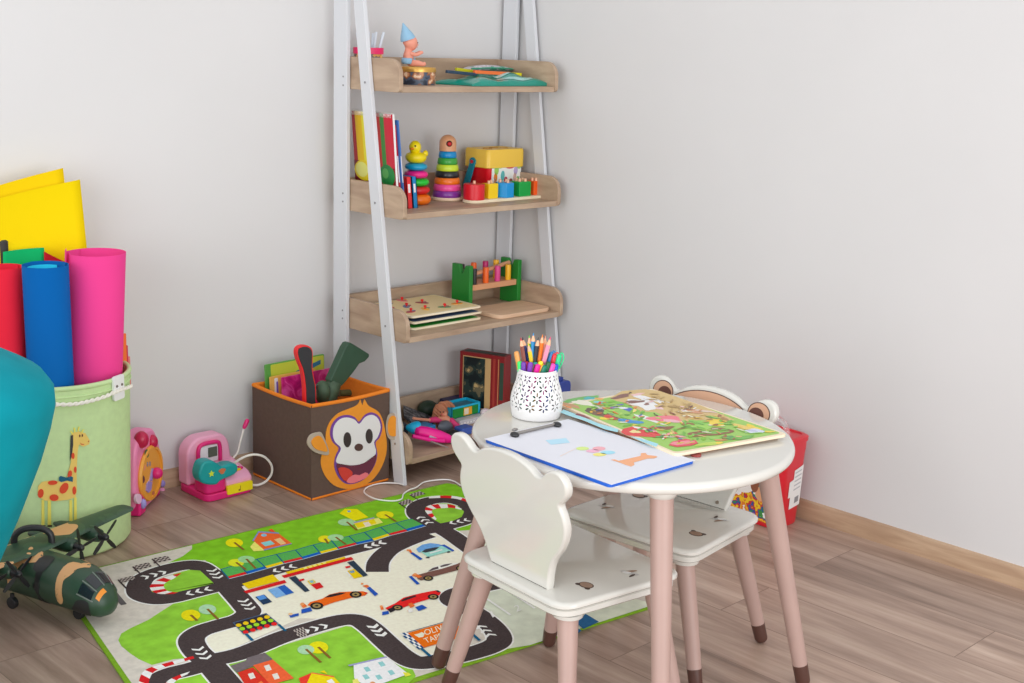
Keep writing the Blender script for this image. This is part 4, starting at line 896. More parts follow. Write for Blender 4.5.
# handset
hs_ = MB().use(TL); TF = lambda x, y: (160+x/6.831, 410+y/6.831); yH = -.045
hp = [PY(*TF(*p), yH) for p in ((232, 400), (255, 345), (310, 328), (350, 345), (385, 365), (440, 350), (485, 355), (495, 390), (470, 425), (410, 450), (372, 470), (350, 492), (300, 495), (250, 480), (230, 440))]
hs_.prism([(p.x, p.z) for p in smooth_line(hp, 3, True)], lambda u, v, t: (u, yH+t, v), -.030, .012); ho = hs_.build('handset', tr, .007, 4); ho['label'] = 'teal handset'
m = MB().use(C(200, 220, 60)); sc_ = PY(*TF(352, 436), yH-.031); st = []
for k in range(10): r_ = (.0095, .0048)[k % 2]; st.append((sc_.x+r_*sin(2*pi*k/10), sc_.z+r_*cos(2*pi*k/10)))
m.prism(st, lambda u, v, t: (u, yH-.0315+t, v), 0, .0012); so = m.build('star', ho)
m = MB().use(C(196, 110, 70)); sc_ = PY(*TF(425, 418), yH-.031); m.prism([(sc_.x+.010*cos(a)*(1+.3*sin(3*a)), sc_.z+.008*sin(a)) for a in [2*pi*k/16 for k in range(16)]], lambda u, v, t: (u, yH-.0315+t, v), 0, .0012); m.build('sticker', ho)
m = MB().use(mat('cord_cream', (232, 228, 220), .5))
m.tube(smooth_line([PY(*TF(*p), y) for p, y in (((496, 372), -.03), ((540, 340), -.045), ((600, 312), -.06), ((660, 305), -.07), ((720, 325), -.075), ((762, 380), -.075), ((760, 440), -.07), ((720, 490), -.06), ((670, 512), -.05), ((632, 512), -.045))], 6), .0034, 10); m.build('cable', tr)
m = MB().use(MATS['cord_cream']); mp_ = [PY(*TF(*p), .03) for p in ((495, 332), (530, 290), (548, 220), (572, 130))]; m.tube(smooth_line(mp_, 5), .003, 10); m.build('microphone_stem', tr)
m = MB().use(HOT); a_, b_ = PY(*TF(572, 128), .03), PY(*TF(600, 62), .03); dd = (b_-a_); m.lathe([(.004, 0), (.0062, .006), (.0068, dd.length*.8), (.004, dd.length)], a_, dd, 16); mo = m.build('microphone', tr); mo['label'] = 'hot pink microphone tip'
# pink toy clock
nC = Vector((.62, -.785, 0)).normalized(); tC = Vector((-nC.y, nC.x, 0)); pC = Vector((-1.285, .012, 0))
CF = lambda x, y: (120+x/6.21, 420+y/6.21)
def cw(u, v, t): return pC+tC*u+Vector((0, 0, v))+nC*t
fcn = PP(*CF(190, 330), pC, nC); fu, fv = (fcn-pC).dot(tC), fcn.z
ck = thing('toy_clock', 'pink toy clock with an orange dial standing between the green basket and the wall', 'toy clock', (pC.x+tC.x*fu, pC.y+tC.y*fu, 0))
m = MB().use(mat('clock_pink', (236, 132, 176), .4))
body = [(fu-.085, .012), (fu-.088, .12), (fu-.075, .185), (fu-.04, .212), (fu+.02, .212), (fu+.05, .196), (fu+.078, .15), (fu+.086, .09), (fu+.075, .035), (fu+.05, .008)]
body = [(p.x, p.y) for p in smooth_line([(u, v, 0) for u, v in body], 4, True)]
m.prism(body, cw, -.055, -.004); m.build('body', ck, .010, 4)
m = MB().use(C(238, 164, 60, .4)); m.lathe([(.001, -.006), (.074, -.006), (.076, .0), (.073, .006), (.066, .006), (.066, .002), (.001, .002)], cw(fu, fv, 0), nC, 40); m.build('dial', ck, ang=30)
def onface(pts, rgb, h=.0026, nm=None): 
    m_ = MB().use(C(*rgb)); P = [PP(*CF(*p), pC+nC*h, nC) for p in pts]; m_.prism([((p-pC).dot(tC), p.z) for p in P], cw, .0018, h); return m_.build(nm or 'print', ck)
onface(ell(168, 208, 13, 26, 14), (36, 92, 60), nm='digit_window'); onface(ell(143, 368, 12, 24, 14), (96, 40, 60), nm='flower_mark')
onface(ell(148, 290, 12, 24, 12), (236, 150, 120)); onface(ell(172, 275, 5, 16, 10), (150, 140, 150)); onface(ell(187, 272, 5, 16, 10), (150, 140, 150)); onface(ell(208, 455, 8, 14, 10), (190, 110, 80)); onface(ell(190, 385, 14, 26, 12), (244, 170, 130))
for pts in (((205, 300), (215, 305), (200, 380), (190, 375)), ((172, 398), (184, 380), (200, 385), (196, 430), (180, 452), (168, 440))): 
    o = onface(pts, (156, 140, 206), .006, 'hand')
m = MB().use(HOT); k_ = PP(*CF(229, 330), pC+nC*.012, nC); m.sph(k_, .016, .016, .016, 16, 12); m.build('knob', ck)
for x, y, rx in ((133, 122, .026), (198, 135, .022)):
    m = MB().use(mat('clock_rose', (186, 24, 72), .3)); c_ = PP(*CF(x, y), pC+nC*-.004, nC); m.sph(c_, rx*.75, rx*.75, rx*.9, 16, 10); m.build('bell', ck)
m = MB().use(HOT); m.prism([(fu-.090, .001), (fu-.090, .05), (fu-.075, .062), (fu-.045, .035), (fu-.05, .001)], cw, -.052, .006); m.build('foot', ck, .006, 3)
m = MB().use(HOT); m.prism([(fu+.045, .001), (fu+.05, .03), (fu+.082, .034), (fu+.09, .001)], cw, -.052, -.01); m.build('foot', ck, .006, 3)
onface(ell(118, 490, 18, 32, 14), (238, 196, 220), .0085, 'foot_window'); 
m = MB().use(C(156, 150, 214)); c_ = PP(*CF(143, 520), pC+nC*.008, nC); m.sph(c_, .009, .009, .014); m.build('foot_button', ck)
for x, y, rgb in ((264, 395, (150, 140, 210)), (262, 440, (236, 150, 190))):
    m = MB().use(C(*rgb)); m.sph(PP(*CF(x, y), pC-nC*.02, nC), .008, .008, .010); m.build('side_button', ck)
# green basket with giraffe
bc, rb, rtp, bhh = (-1.576, -.058), .166, .177, .432
GRNF = mat('basket_green', (190, 214, 158), .9, var=.04, scale=60, bump=.15, spec=.15)
bk = thing('fabric_basket', 'pale green round fabric basket with a giraffe, full of paper rolls', 'basket', (bc[0], bc[1], 0))
m = MB().use(GRNF)
prof = [(.002, .001), (rb-.014, .001), (rb-.005, .004), (rb, .012)]+[(rb+(rtp-rb)*t, .012+(bhh-.012)*t) for t in (.25, .5, .75, 1)]+[(rtp-.004, bhh+.002), (rtp-.007, bhh), (rb-.006, .02), (.002, .012)]
m.lathe(prof, (bc[0], bc[1], 0), n=72, cap=False); m.build('body', bk, ang=50)
m = MB().use(GRNF); m.torus((bc[0], bc[1], bhh), rtp-.002, .006, n=72); m.torus((bc[0], bc[1], bhh-.02), rtp+.0005, .0025, n=72); m.build('rim_hem', bk)
def rz_(z): return rb+(rtp-rb)*(z/bhh)
gm = MB(); NG = [0]
BF = lambda x, y: (20+x/5.69, 420+y/5.69)
def gd(pts, rgb, sm=0):
    NG[0] += 1
    P = smooth_line([(x, y, 0) for x, y in pts], sm, True) if sm else [Vector((x, y, 0)) for x, y in pts]
    out = []
    for p in P:
        z = PC(*BF(p.x, p.y), bc, rb+.003).z; out.append(PC(*BF(p.x, p.y), bc, rz_(z)+.0022+.00010*NG[0]))
    gm.use(mat('stitch_%d_%d_%d' % rgb, rgb, .8)).poly(out)
YG, RG = (240, 196, 104), (216, 72, 40)
for x0, x1, y0, y1 in ((120, 138, 455, 600), (155, 176, 458, 602), (278, 297, 455, 598), (305, 322, 440, 590)): gd(((x0+3, y0), (x1, y0), (x1+2, y1), (x0+2, y1)), (240, 216, 96))
for x0, x1, y1 in ((120, 146, 606), (157, 182, 606)): gd(((x0, y1-8), (x1, y1-8), (x1, y1+2), (x0, y1+2)), (60, 50, 40))
gd(((100, 410), (104, 375), (125, 352), (165, 345), (230, 350), (265, 335), (290, 240), (292, 90), (298, 72), (340, 66), (372, 75), (398, 118), (394, 138), (360, 152), (336, 140), (328, 180), (322, 300), (324, 400), (316, 440), (270, 455), (200, 462), (140, 458), (110, 440)), YG)
gd(((288, 90), (302, 84), (303, 140), (296, 200), (284, 235)), (60, 60, 60))
for x, y, rx, ry, ro_ in ((118, 418, 17, 26, 10), (186, 357, 28, 13, -4), (251, 388, 22, 34, 30), (194, 442, 26, 19, 0), (309, 401, 11, 24, 0), (284, 308, 12, 22, 10), (315, 283, 8, 18, 0), (302, 204, 9, 18, 0)): gd(ell(x, y, rx, ry, 16, rot=ro_), RG)
gd(((222, 325), (232, 318), (262, 328), (292, 320), (302, 326), (300, 352), (268, 345), (234, 354), (222, 345)), (20, 92, 120))
for x, y in ((340, 90), (355, 88)): gd(ell(x, y, 4, 8, 10), (90, 50, 40))
gd(((340, 128), (352, 136), (366, 136), (366, 140), (350, 141)), (200, 90, 60)); gd(ell(390, 122, 4, 4, 8), (180, 100, 60))
for x0, y0, x1, y1 in ((298, 80, 288, 62), (312, 70, 308, 44), (330, 66, 336, 38), (350, 72, 362, 54)): gd(((x0-3, y0), (x0+4, y0), (x1+4, y1), (x1-4, y1)), (240, 220, 90))
go = gm.build('giraffe', bk); go['label'] = 'sewn-on giraffe with red spots and a blue bow'
hp1 = PC(117, 389, bc, rtp); aP = math.degrees(math.atan2(hp1.y-bc[1], hp1.x-bc[0]))
for ang_ in (aP, aP+180):
    ca, sa = cos(rad(ang_)), sin(rad(ang_)); tn = Vector((-sa, ca, 0)); nr = Vector((ca, sa, 0)); c_ = Vector((bc[0], bc[1], bhh-.020))+nr*(rtp+.004)
    m = MB().use(mat('plate_white', (238, 236, 232), .4)); m.prism(rrect(-.021, .021, -.030, .030, .006), lambda u, v, t: c_+tn*u+Vector((0, 0, v))+nr*t, -.004, .003); plo = m.build('handle_plate', bk, .001)
    for du in (-.010, .010): m = MB().use(mat('rivet', (120, 110, 104), .3, .8)); m.sph(c_+tn*du+nr*.003+Vector((0, 0, .006)), .0035, .0035, .0035, 10, 6); m.build('rivet', plo)
m = MB().use(mat('rope_cream', (232, 226, 216), .8)); rk0 = smooth_line([PC(x, y, bc, rtp+.0075) for x, y in ((24, 400), (40, 403), (57, 404.5), (75, 404), (90, 401), (105, 396.5), (117, 391), (126, 388), (131, 386))], 16)
rp_ = [tuple(q) for q in rk0]
for s_ in (0, pi):
    m.tube([Vector(p)+(Vector((p[0]-bc[0], p[1]-bc[1], 0)).normalized()*cos(k*.55+s_)+Vector((0, 0, sin(k*.55+s_))))*.0024 for k, p in enumerate(rp_)], .0030, 8)
m.build('rope_handle', bk)
# paper in the basket
def roll(name, label, c, r, z0, z1, rgb, open_a=None, turns=1.15, tilt=(0, 0), inner=None, lipz=0.):
    m_ = MB().use(mat('card_%d_%d_%d' % rgb, rgb, .7, spec=.12)); n_ = 56; A, B2 = [], []
    for k in range(n_+1):
        t = k/n_; a = open_a-2*pi*turns*t; rr2 = r*(1-.14*t)
        x, y = c[0]+rr2*cos(a), c[1]+rr2*sin(a)
        A.append(Vector((x-tilt[0]*(z1-z0), y-tilt[1]*(z1-z0), z0))); B2.append(Vector((x, y, z1+(lipz*max(0, 1-t*9)**2))))
    vs = A+B2; k2 = n_+1
    m_.add(vs, [(i, i+1, k2+i+1, k2+i) for i in range(n_)])
    o = m_.build(name, None, solid=.0008, ang=60); tag(o, label, 'paper', 'paper rolls in the green basket')
    return o
pz = lambda x, y, yy: PY(x, y, yy)
roll('paper_roll', 'tall pink rolled paper sheet at the right of the green basket', (-1.490, -.130), .0720, .02, pz(95, 254, -.15).z, (240, 66, 140), rad(172), 1.2, (.045, -.045), None, .014)
roll('paper_roll', 'blue rolled paper sheet left of the pink one in the green basket', (-1.630, -.150), .055, .02, pz(48, 265, -.16).z, (0, 92, 164), rad(100), 1.3)
m = MB().use(mat('card_cyan', (40, 190, 226), .7, spec=.12)); n_ = 24; A = [Vector((-1.630+.038*cos(a), -.150+.038*sin(a), 0)) for a in [rad(20+200*k/n_) for k in range(n_+1)]]
zt = pz(48, 266, -.15).z
m.add([(p.x, p.y, z) for z in (.03, zt-.002) for p in A], [(i, i+1, n_+2+i, n_+1+i) for i in range(n_)]); tag(m.build('paper_sheet', None, solid=.0008), 'light cyan sheet rolled up inside the blue paper roll', 'paper')
roll('paper_roll', 'red rolled paper sheet, leftmost roll in the green basket', (-1.688, -.060), .045, .02, pz(13, 268, -.09).z, (222, 36, 58), rad(120), 1.3)
def sheet(label, y, pts, rgb, bow=.012):
    P = [PY(*p, y) for p in pts]; m_ = MB().use(mat('card_%d_%d_%d' % rgb, rgb, .7, spec=.12)); N_ = 10
    f_ = quad_map([P[0], P[1], P[2], P[3]]); vs = []
    for j in range(2):
        for i in range(N_+1): q = f_(i/N_, j); q.y += bow*sin(pi*i/N_); vs.append(q)
    m_.add(vs, [(i, i+1, N_+2+i, N_+1+i) for i in range(N_)])
    tag(m_.build('paper_sheet', None, solid=.0008), label, 'paper', 'flat sheets in the green basket')
sheet('large yellow card sheet in front of the other yellow one in the green basket', .006, ((8, 430), (103, 410), (80, 179.5), (-18, 203)), (255, 200, 0))
sheet('large yellow card sheet at the very back of the green basket', .030, ((14, 430), (90, 412), (63, 168), (-28, 194)), (252, 194, 4))
sheet('green card sheet with a straight top edge between the rolls of the green basket', -.020, ((6, 420), (60, 420), (44, 247.5), (3, 252)), (14, 168, 96), .01)
sheet('dark red card sheet showing behind the pink roll in the green basket', -.030, ((48, 420), (80, 420), (74, 266), (44, 251.5)), (186, 30, 44), .008)
c_ = PY(2, 247, -.085); m = MB().use(mat('foam_black', (52, 50, 50), .7)); m.lathe([(.001, .02), (.014, .02), (.014, c_.z-.004), (.010, c_.z), (.001, c_.z)], (c_.x+.045, .020, 0), n=20)
tag(m.build('black_roll'), 'thin black roll standing at the left edge of the green basket', 'roll')
for px_, z_, rgb, y_, lb in ((127.5, 333, (232, 110, 40), -.080, 'orange card strip standing right behind the pink roll in the green basket'), (129.2, 345, (196, 20, 70), -.073, 'crimson card strip standing beside the orange one in the green basket'), (131.5, 356, (220, 120, 120), -.066, 'salmon pink card strip, rightmost paper in the green basket')):
    p_ = PY(px_, z_, y_); m = MB().use(C(*rgb)); m.prism(rrect(p_.x-.030, p_.x-.004, .36, p_.z, .002), lambda u, v, t: (u, y_+t, v), 0, .0015); tag(m.build('card_strip'), lb, 'paper', 'card strips in the green basket')
# teal tub armchair
VEL = mat('teal_velvet', (0, 138, 152), .85, var=.10, scale=9, bump=.12, spec=.2)
ac = thing('tub_armchair', 'teal velvet upholstered tub chair cut off by the left edge of the photo', 'armchair', (-2.292, -.70, 0))
def sq(cx, cy, rx, ry, z, n=48, e=.72):
    out = []
    for i in range(n):
        a = 2*pi*i/n; out.append((cx+rx*math.copysign(abs(cos(a))**e, cos(a)), cy+ry*math.copysign(abs(sin(a))**e, sin(a)), z))
    return out
m = MB().use(VEL)
prof = [(.10, .012), (.115, .02), (.14, .06), (.190, .16), (.245, .28), (.296, .40), (.334, .50), (.352, .56), (.362, .605), (.361, .632), (.346, .655), (.29, .686), (.20, .708), (.10, .720), (.02, .724)]
m.loft([sq(-2.292, -.70, r_*1.0, r_*.9, z_) for r_, z_ in prof]); m.build('upholstery', ac, ang=70)
m = MB().use(C(70, 56, 50))
for a in (45, 135, 225, 315): m.cyl((-2.292+.07*cos(rad(a)), -.70+.06*sin(rad(a)), 0), (-2.292+.07*cos(rad(a)), -.70+.06*sin(rad(a)), .02), .015, n=12)
m.build('glide', ac)
# toy transport plane
pn = thing('toy_plane', 'camouflaged four-propeller toy transport plane on the floor by the rug corner', 'toy plane', (-1.78, -.43, 0))
hx = Vector((.30, -.954, 0)).normalized(); hl = Vector((-hx.y, hx.x, 0))*1.0; o_ = Vector((-1.782, -.432, 0))-Vector((.30, -.954, 0))*.09
def pl(x, y, z): return o_+hx*x+hl*y+Vector((0, 0, z+.0055))
CAMO = ramp_mat('camouflage', [(0, (40, 66, 50)), (.46, (52, 80, 58)), (.555, (206, 158, 108))], 9, .42, 2, None, True, .6)
CG = mat('plane_green', (44, 70, 52), .4); CT = mat('plane_tan', (210, 160, 108), .45)
m = MB().use(CG); rings = []
for x, r_, zc in ((.272, .010, .045), (.266, .024, .046), (.250, .038, .051), (.226, .047, .059), (.196, .053, .066), (.15, .055, .068), (-.06, .055, .068), (-.13, .048, .074), (-.20, .034, .086), (-.26, .016, .098), (-.275, .006, .10)):
    rings.append([pl(x, r_*1.02*cos(2*pi*i/28), zc+r_*(1.0 if sin(2*pi*i/28) > 0 else .92)*sin(2*pi*i/28)) for i in range(28)])
m.loft(rings); fus = m.build('fuselage', pn, ang=60)
def fusr(x):
    T = ((.272, .010, .045), (.266, .024, .046), (.250, .038, .051), (.226, .047, .059), (.196, .053, .066), (.15, .055, .068), (-.06, .055, .068), (-.13, .048, .074), (-.20, .034, .086), (-.26, .016, .098))
    for (x0, r0_, z0), (x1, r1_, z1) in zip(T, T[1:]):
        if x1 <= x <= x0: t = (x-x0)/(x1-x0); return r0_+(r1_-r0_)*t, z0+(z1-z0)*t
    return T[-1][1], T[-1][2]
def onfus(x, a, h=.0008):
    r_, zc = fusr(x); a = rad(a); return pl(x, (r_*1.02+h)*cos(a), zc+(r_*(1.0 if sin(a) > 0 else .92)+h)*sin(a))
def fpatch(name, pts, mt, h, lab=None, sm=3):
    P = smooth_line([(x, a, 0) for x, a in pts], sm, True) if sm else [Vector((pts[i][0]+(pts[(i+1) % len(pts)][0]-pts[i][0])*k/6, pts[i][1]+(pts[(i+1) % len(pts)][1]-pts[i][1])*k/6, 0)) for i in range(len(pts)) for k in range(6)]
    cx, ca = sum(p.x for p in P)/len(P), sum(p.y for p in P)/len(P); m_ = MB().use(mt)
    lv = [[onfus(cx+(p.x-cx)*k, ca+(p.y-ca)*k, h) for p in P] for k in (1, .8, .6, .4, .2, .03)]
    m_.loft(lv, cap=False); o = m_.build(name, fus, ang=80)
    if lab: o['label'] = lab
# angles: 90 = top, 180 = the side turned to the left of the photo, 0 = the side towards the rug
for nm_, pts in (('tan_patch', ((.205, 84), (.185, 66), (.192, 120), (.178, 150), (.186, 190), (.170, 208), (.165, 170), (.160, 130), (.165, 92))),
                 ('tan_patch', ((.10, 120), (.07, 100), (.05, 140), (.035, 175), (.02, 190), (.03, 140), (.06, 85))),
                 ('tan_patch', ((-.12, 70), (-.15, 110), (-.14, 150), (-.19, 140), (-.2, 90), (-.16, 60))),
                 ('tan_patch', ((.19, 60), (.17, 20), (.15, -10), (.14, 30), (.16, 62)))):
    fpatch(nm_, pts, CT, .0006)
GLS = mat('plane_glass', (30, 34, 38), .12, coat=.4)
for a0, a1 in ((22, 52), (57, 88), (93, 122), (128, 158)):
    fpatch('cockpit_window', ((.250, a0), (.250, a1), (.222, a1-2), (.222, a0+2)), GLS, .0014, 'black cockpit window', 0)
for a in (19.5, 54.5, 90.5, 125.5, 160): 
    m = MB().use(mat('frame_grey', (120, 128, 122), .4)); m.tube([onfus(.2525, a, .0012), onfus(.236, a, .0012), onfus(.219, a, .0012)], .0013, 6); m.build('window_frame', fus)
fpatch('nose_patch', ((.245, 168), (.245, 215), (.225, 245), (.200, 220), (.212, 195), (.222, 175)), C(36, 38, 38), .001)
fpatch('black_stripe', ((.118, 140), (.118, 250), (.104, 262), (.100, 140)), C(36, 38, 38), .001)
fpatch('side_hatch', ((.12, 100), (.12, 140), (.088, 140), (.088, 102)), C(34, 36, 36), .0012)
fpatch('orange_mark', ((.262, 96), (.262, 150), (.255, 146), (.255, 100)), C(230, 140, 40), .0014, None, 0)
# wing
def wing_ring(y, ch, th, x0, zc): 
    out = []
    for i in range(16):
        a = 2*pi*i/16; out.append(pl(x0+ch/2*cos(a), y, zc+th/2*sin(a)*(1 if sin(a) > 0 else .6)+.0))
    return out
m = MB().use(CAMO); m.loft([wing_ring(y, ch, th, x0, .121) for y, ch, th, x0 in ((-.312, .04, .006, .016), (-.300, .056, .010, .018), (-.16, .078, .015, .020), (0, .094, .02, .022), (.16, .078, .015, .020), (.300, .056, .010, .018), (.312, .04, .006, .016))]); wo = m.build('wing', pn, ang=60); wo['label'] = 'camouflaged wing'
PB = mat('propeller_black', (30, 30, 32), .4)
for y, rot_ in ((-.163, 12), (-.088, 35), (.088, 8), (.163, 40)):
    m = MB().use(CG); m.loft([[pl(x, y+r_*cos(2*pi*i/18), .108+r_*sin(2*pi*i/18)) for i in range(18)] for x, r_ in ((.078, .010), (.074, .015), (.05, .019), (.0, .018), (-.05, .011), (-.07, .004))]); eng = m.build('engine', pn, ang=60)
    m = MB().use(PB); m.loft([[pl(x, y+r_*cos(2*pi*i/14), .108+r_*sin(2*pi*i/14)) for i in range(14)] for x, r_ in ((.102, .003), (.098, .007), (.086, .0095), (.078, .0095))]); pr_o = m.build('propeller', eng, ang=60)
    m = MB().use(PB)
    for k in range(4):
        a = rad(rot_+90*k); d1 = Vector((cos(a), sin(a))); d2 = Vector((-d1.y, d1.x)); S = []
        for s_, w_ in ((.006, .004), (.016, .008), (.034, .009), (.046, .006), (.048, .002)):
            S.append((s_, w_))
        top_ = [(d1*s_+d2*w_*.5) for s_, w_ in S]; bot_ = [(d1*s_-d2*w_*.5) for s_, w_ in reversed(S)]
        m.prism([(p.x, p.y) for p in top_+bot_], lambda u, v, t: pl(.092+t+(.25*(u*d2.x+v*d2.y)), y+u, .108+v), -.001, .001)
    m.build('blade_set', eng)
m = MB().use(BLACK); m.tube(smooth_line([pl(-.015, -.002, .124), pl(-.01, -.002, .146), pl(.006, .010, .160), pl(.030, .032, .160), pl(.048, .044, .146), pl(.052, .044, .118)], 5), .0075, 10); m.build('carry_handle', pn)
m = MB().use(CAMO); m.prism([(-.20, .11), (-.27, .11), (-.29, .19), (-.25, .19)], lambda u, v, t: pl(u, t, v), -.005, .005); m.build('tail_fin', pn, .003)
m = MB().use(CAMO); m.prism([(-.215, -.10), (-.262, -.10), (-.27, 0), (-.262, .10), (-.215, .10), (-.195, 0)], lambda u, v, t: pl(u, v, t), .106, .113); m.build('tailplane', pn, .002)
for x, y in ((.19, .016), (.19, -.016), (.02, .045), (.02, -.045)):
    m = MB().use(PB); zw = .0145 if x > .1 else .009; m.cyl(pl(x, y-.006, zw), pl(x, y+.006, zw), .0135, n=18); m.build('wheel', pn, .002); m = MB().use(PB); m.cyl(pl(x, y, .014), pl(x, y, .03), .005, n=8); m.build('strut', pn)
# red bucket by the right wall
RED = mat('red_plastic', (206, 28, 44), .3, coat=.2)
kx0, kx1, ky0, ky1, kh = -.132, -.006, -1.215, -1.005, .243
bn = thing('toy_bucket', 'red plastic toy bucket with a printed picture, against the right wall', 'bucket', ((kx0+kx1)/2, (ky0+ky1)/2, 0))
m = MB().use(RED); cxx, cyy = (kx0+kx1)/2, (ky0+ky1)/2; hw_, hd_ = (kx1-kx0)/2, (ky1-ky0)/2
def bring(k, z, g=0.): return [(cxx+x, cyy+y, z) for x, y in rrect(-hw_*k-g, hw_*k+g, -hd_*k-g, hd_*k+g, .03)]
m.loft([bring(.88, .001), bring(.9, .006), bring(.985, kh-.04), bring(1.0, kh-.03), bring(1.0, kh)]); m.build('body', bn, ang=40)
m = MB().use(RED); m.loft([bring(1.0, kh-.006, .003), bring(1.0, kh+.004, .003), bring(.97, kh+.008), bring(.9, kh+.008), bring(.88, kh+.004)]); m.build('lid', bn, ang=40)
m = MB().use(mat('clear_plastic', (244, 236, 236), .15, trans=.6, alpha=.35)); m.tube(smooth_line([(cxx-.02, ky0+.02, kh+.006), (cxx-.015, ky0+.04, kh+.045), (cxx, cyy, kh+.050), (cxx+.01, ky1-.04, kh+.045), (cxx+.015, ky1-.02, kh+.006)], 6), .008, 12); ho = m.build('handle', bn); ho['label'] = 'clear plastic handle'
def kface(y, z): k = .9+.085*min(1, z/(kh-.04)); return Vector((cxx-hw_*k-.0012, y, z))
PRINT = ramp_mat('bucket_print', [(0, (240, 236, 232)), (.40, (214, 120, 40)), (.47, (240, 190, 40)), (.52, (190, 50, 50)), (.56, (40, 80, 150)), (.60, (60, 140, 70)), (.64, (240, 236, 230))], 26, .35, 3, None, True)
m = MB().use(PRINT); m.prism([(y, z) for y, z in ((ky0+.035, .014), (ky1-.03, .014), (ky1-.03, .17), (ky0+.035, .17))], lambda u, v, t: kface(u, v)-Vector((t, 0, 0)), 0, .0006)
for y, z, ry, rz2, rgb in ((-1.09, .115, .045, .035, (232, 226, 222)), (-1.068, .145, .012, .018, (150, 96, 60)), (-1.105, .140, .018, .03, (190, 130, 96)), (-1.13, .12, .014, .03, (140, 84, 60)), (-1.15, .09, .016, .02, (220, 160, 120))):
    m.use(C(*rgb)).prism(ell(y, z, ry, rz2, 18), lambda u, v, t: kface(u, v)-Vector((t, 0, 0)), .0006, .0006+.0003*(1+abs(y*7) % 2))
po_ = m.build('picture', bn); po_['label'] = 'printed picture with puppies and coloured pieces'
def kfront(x, z): k = .9+.085*min(1, z/(kh-.04)); return Vector((x, cyy-hd_*k-.0012, z))
m = MB().use(mat('sticker_white', (222, 220, 218), .5)); m.prism([(-.108+.03, .05), (-.03, .056), (-.03, .17), (-.07, .16), (-.07, .135), (-.088, .13), (-.088, .085), (-.078, .085)], lambda u, v, t: kfront(u, v)-Vector((0, t, 0)), 0, .0006)
for k in range(5): m.use(C(176, 176, 178)).prism([(-.066, .150-k*.012), (-.036, .155-k*.012), (-.036, .159-k*.012), (-.066, .154-k*.012)], lambda u, v, t: kfront(u, v)-Vector((0, t, 0)), .0006, .0009)
m.use(C(130, 130, 134)).prism([(-.056, .064), (-.038, .067), (-.038, .084), (-.056, .081)], lambda u, v, t: kfront(u, v)-Vector((0, t, 0)), .0006, .0009)
so_ = m.build('label', bn); so_['label'] = 'white information sticker'
# dark blue bottle-like box beside the shelf
q0, q1 = PY(562, 380, -.40), PY(571.5, 380, -.40)
m = MB(); bb = thing('blue_case', 'dark blue case standing on the floor by the wall, behind the white holder', 'case', ((q0.x+q1.x)/2, -.40, 0))
m.use(mat('case_blue', (44, 62, 140), .4)); m.prism(rrect(q1.x-.058, q1.x, .002, q1.z, .014), lambda u, v, t: (u, -.40+t, v), 0, .055); m.build('body', bb, .004, 3)
m = MB().use(MATS['case_blue']); m.box(q1.x-.045, q1.x-.025, -.39, -.36, q1.z-.001, q1.z+.012); m.build('grip', bb, .003)
# ================================================================== shelf, top tray
# cup of white sticks
cy_ = -.03; cL, cR = PY(353, 50, cy_), PY(383.5, 50, cy_); cx_ = (cL.x+cR.x)/2; cr_ = .0435
zc0 = PY(368, 57, cy_).z; zb_ = PY(368, 53.5, cy_).z; zt_ = PY(368, 47.5, cy_).z
cup = thing('pen_cup', 'small tin cup with a hot pink rim at the left end of the top tray', 'cup', (cx_, cy_, Z1))
m = MB().use(ramp_mat('cup_print', [(0, (110, 100, 96)), (.45, (214, 160, 84)), (.55, (226, 206, 170)), (.62, (90, 80, 84))], 40, .4, 2)); m.lathe([(.001, Z1+.001), (cr_*.92, Z1+.001), (cr_*.95, zb_), (cr_*.93, zb_), (cr_*.9, Z1+.004), (.001, Z1+.004)], (cx_, cy_, 0), n=32, cap=False); m.build('body', cup)
m = MB().use(mat('rim_pink', (236, 40, 104), .4)); m.lathe([(cr_, zb_-.001), (cr_, zt_), (cr_*.93, zt_), (cr_*.94, zb_-.001)], (cx_, cy_, 0), n=32, cap=False); ro = m.build('rim', cup); ro['label'] = 'hot pink rim'
SK = mat('stick_white', (214, 222, 232), .4)
for k, (dx, tx, dy, lb) in enumerate(((-.022, -.034, .006, 'pale stick leaning to the far left in the pink rimmed cup'), (-.012, -.016, -.012, 'pale stick behind the leaning shelf post in the pink rimmed cup'), (.004, .010, .016, 'pale stick right behind the shelf post in the pink rimmed cup'), (.010, .020, -.006, 'pale stick third from the right in the pink rimmed cup'), (.016, .030, .010, 'pale stick second from the right in the pink rimmed cup'), (.020, .042, -.010, 'pale stick leaning to the far right in the pink rimmed cup'))):
    m = MB().use(SK); m.cyl((cx_+dx*.35, cy_+dy*.35, Z1+.005), (cx_+tx, cy_+dy*1.6, zt_+.040+.004*(k % 2)), .0042, .0040, 10); tag(m.build('stick'), lb, 'stick', 'sticks in the pink rimmed cup')
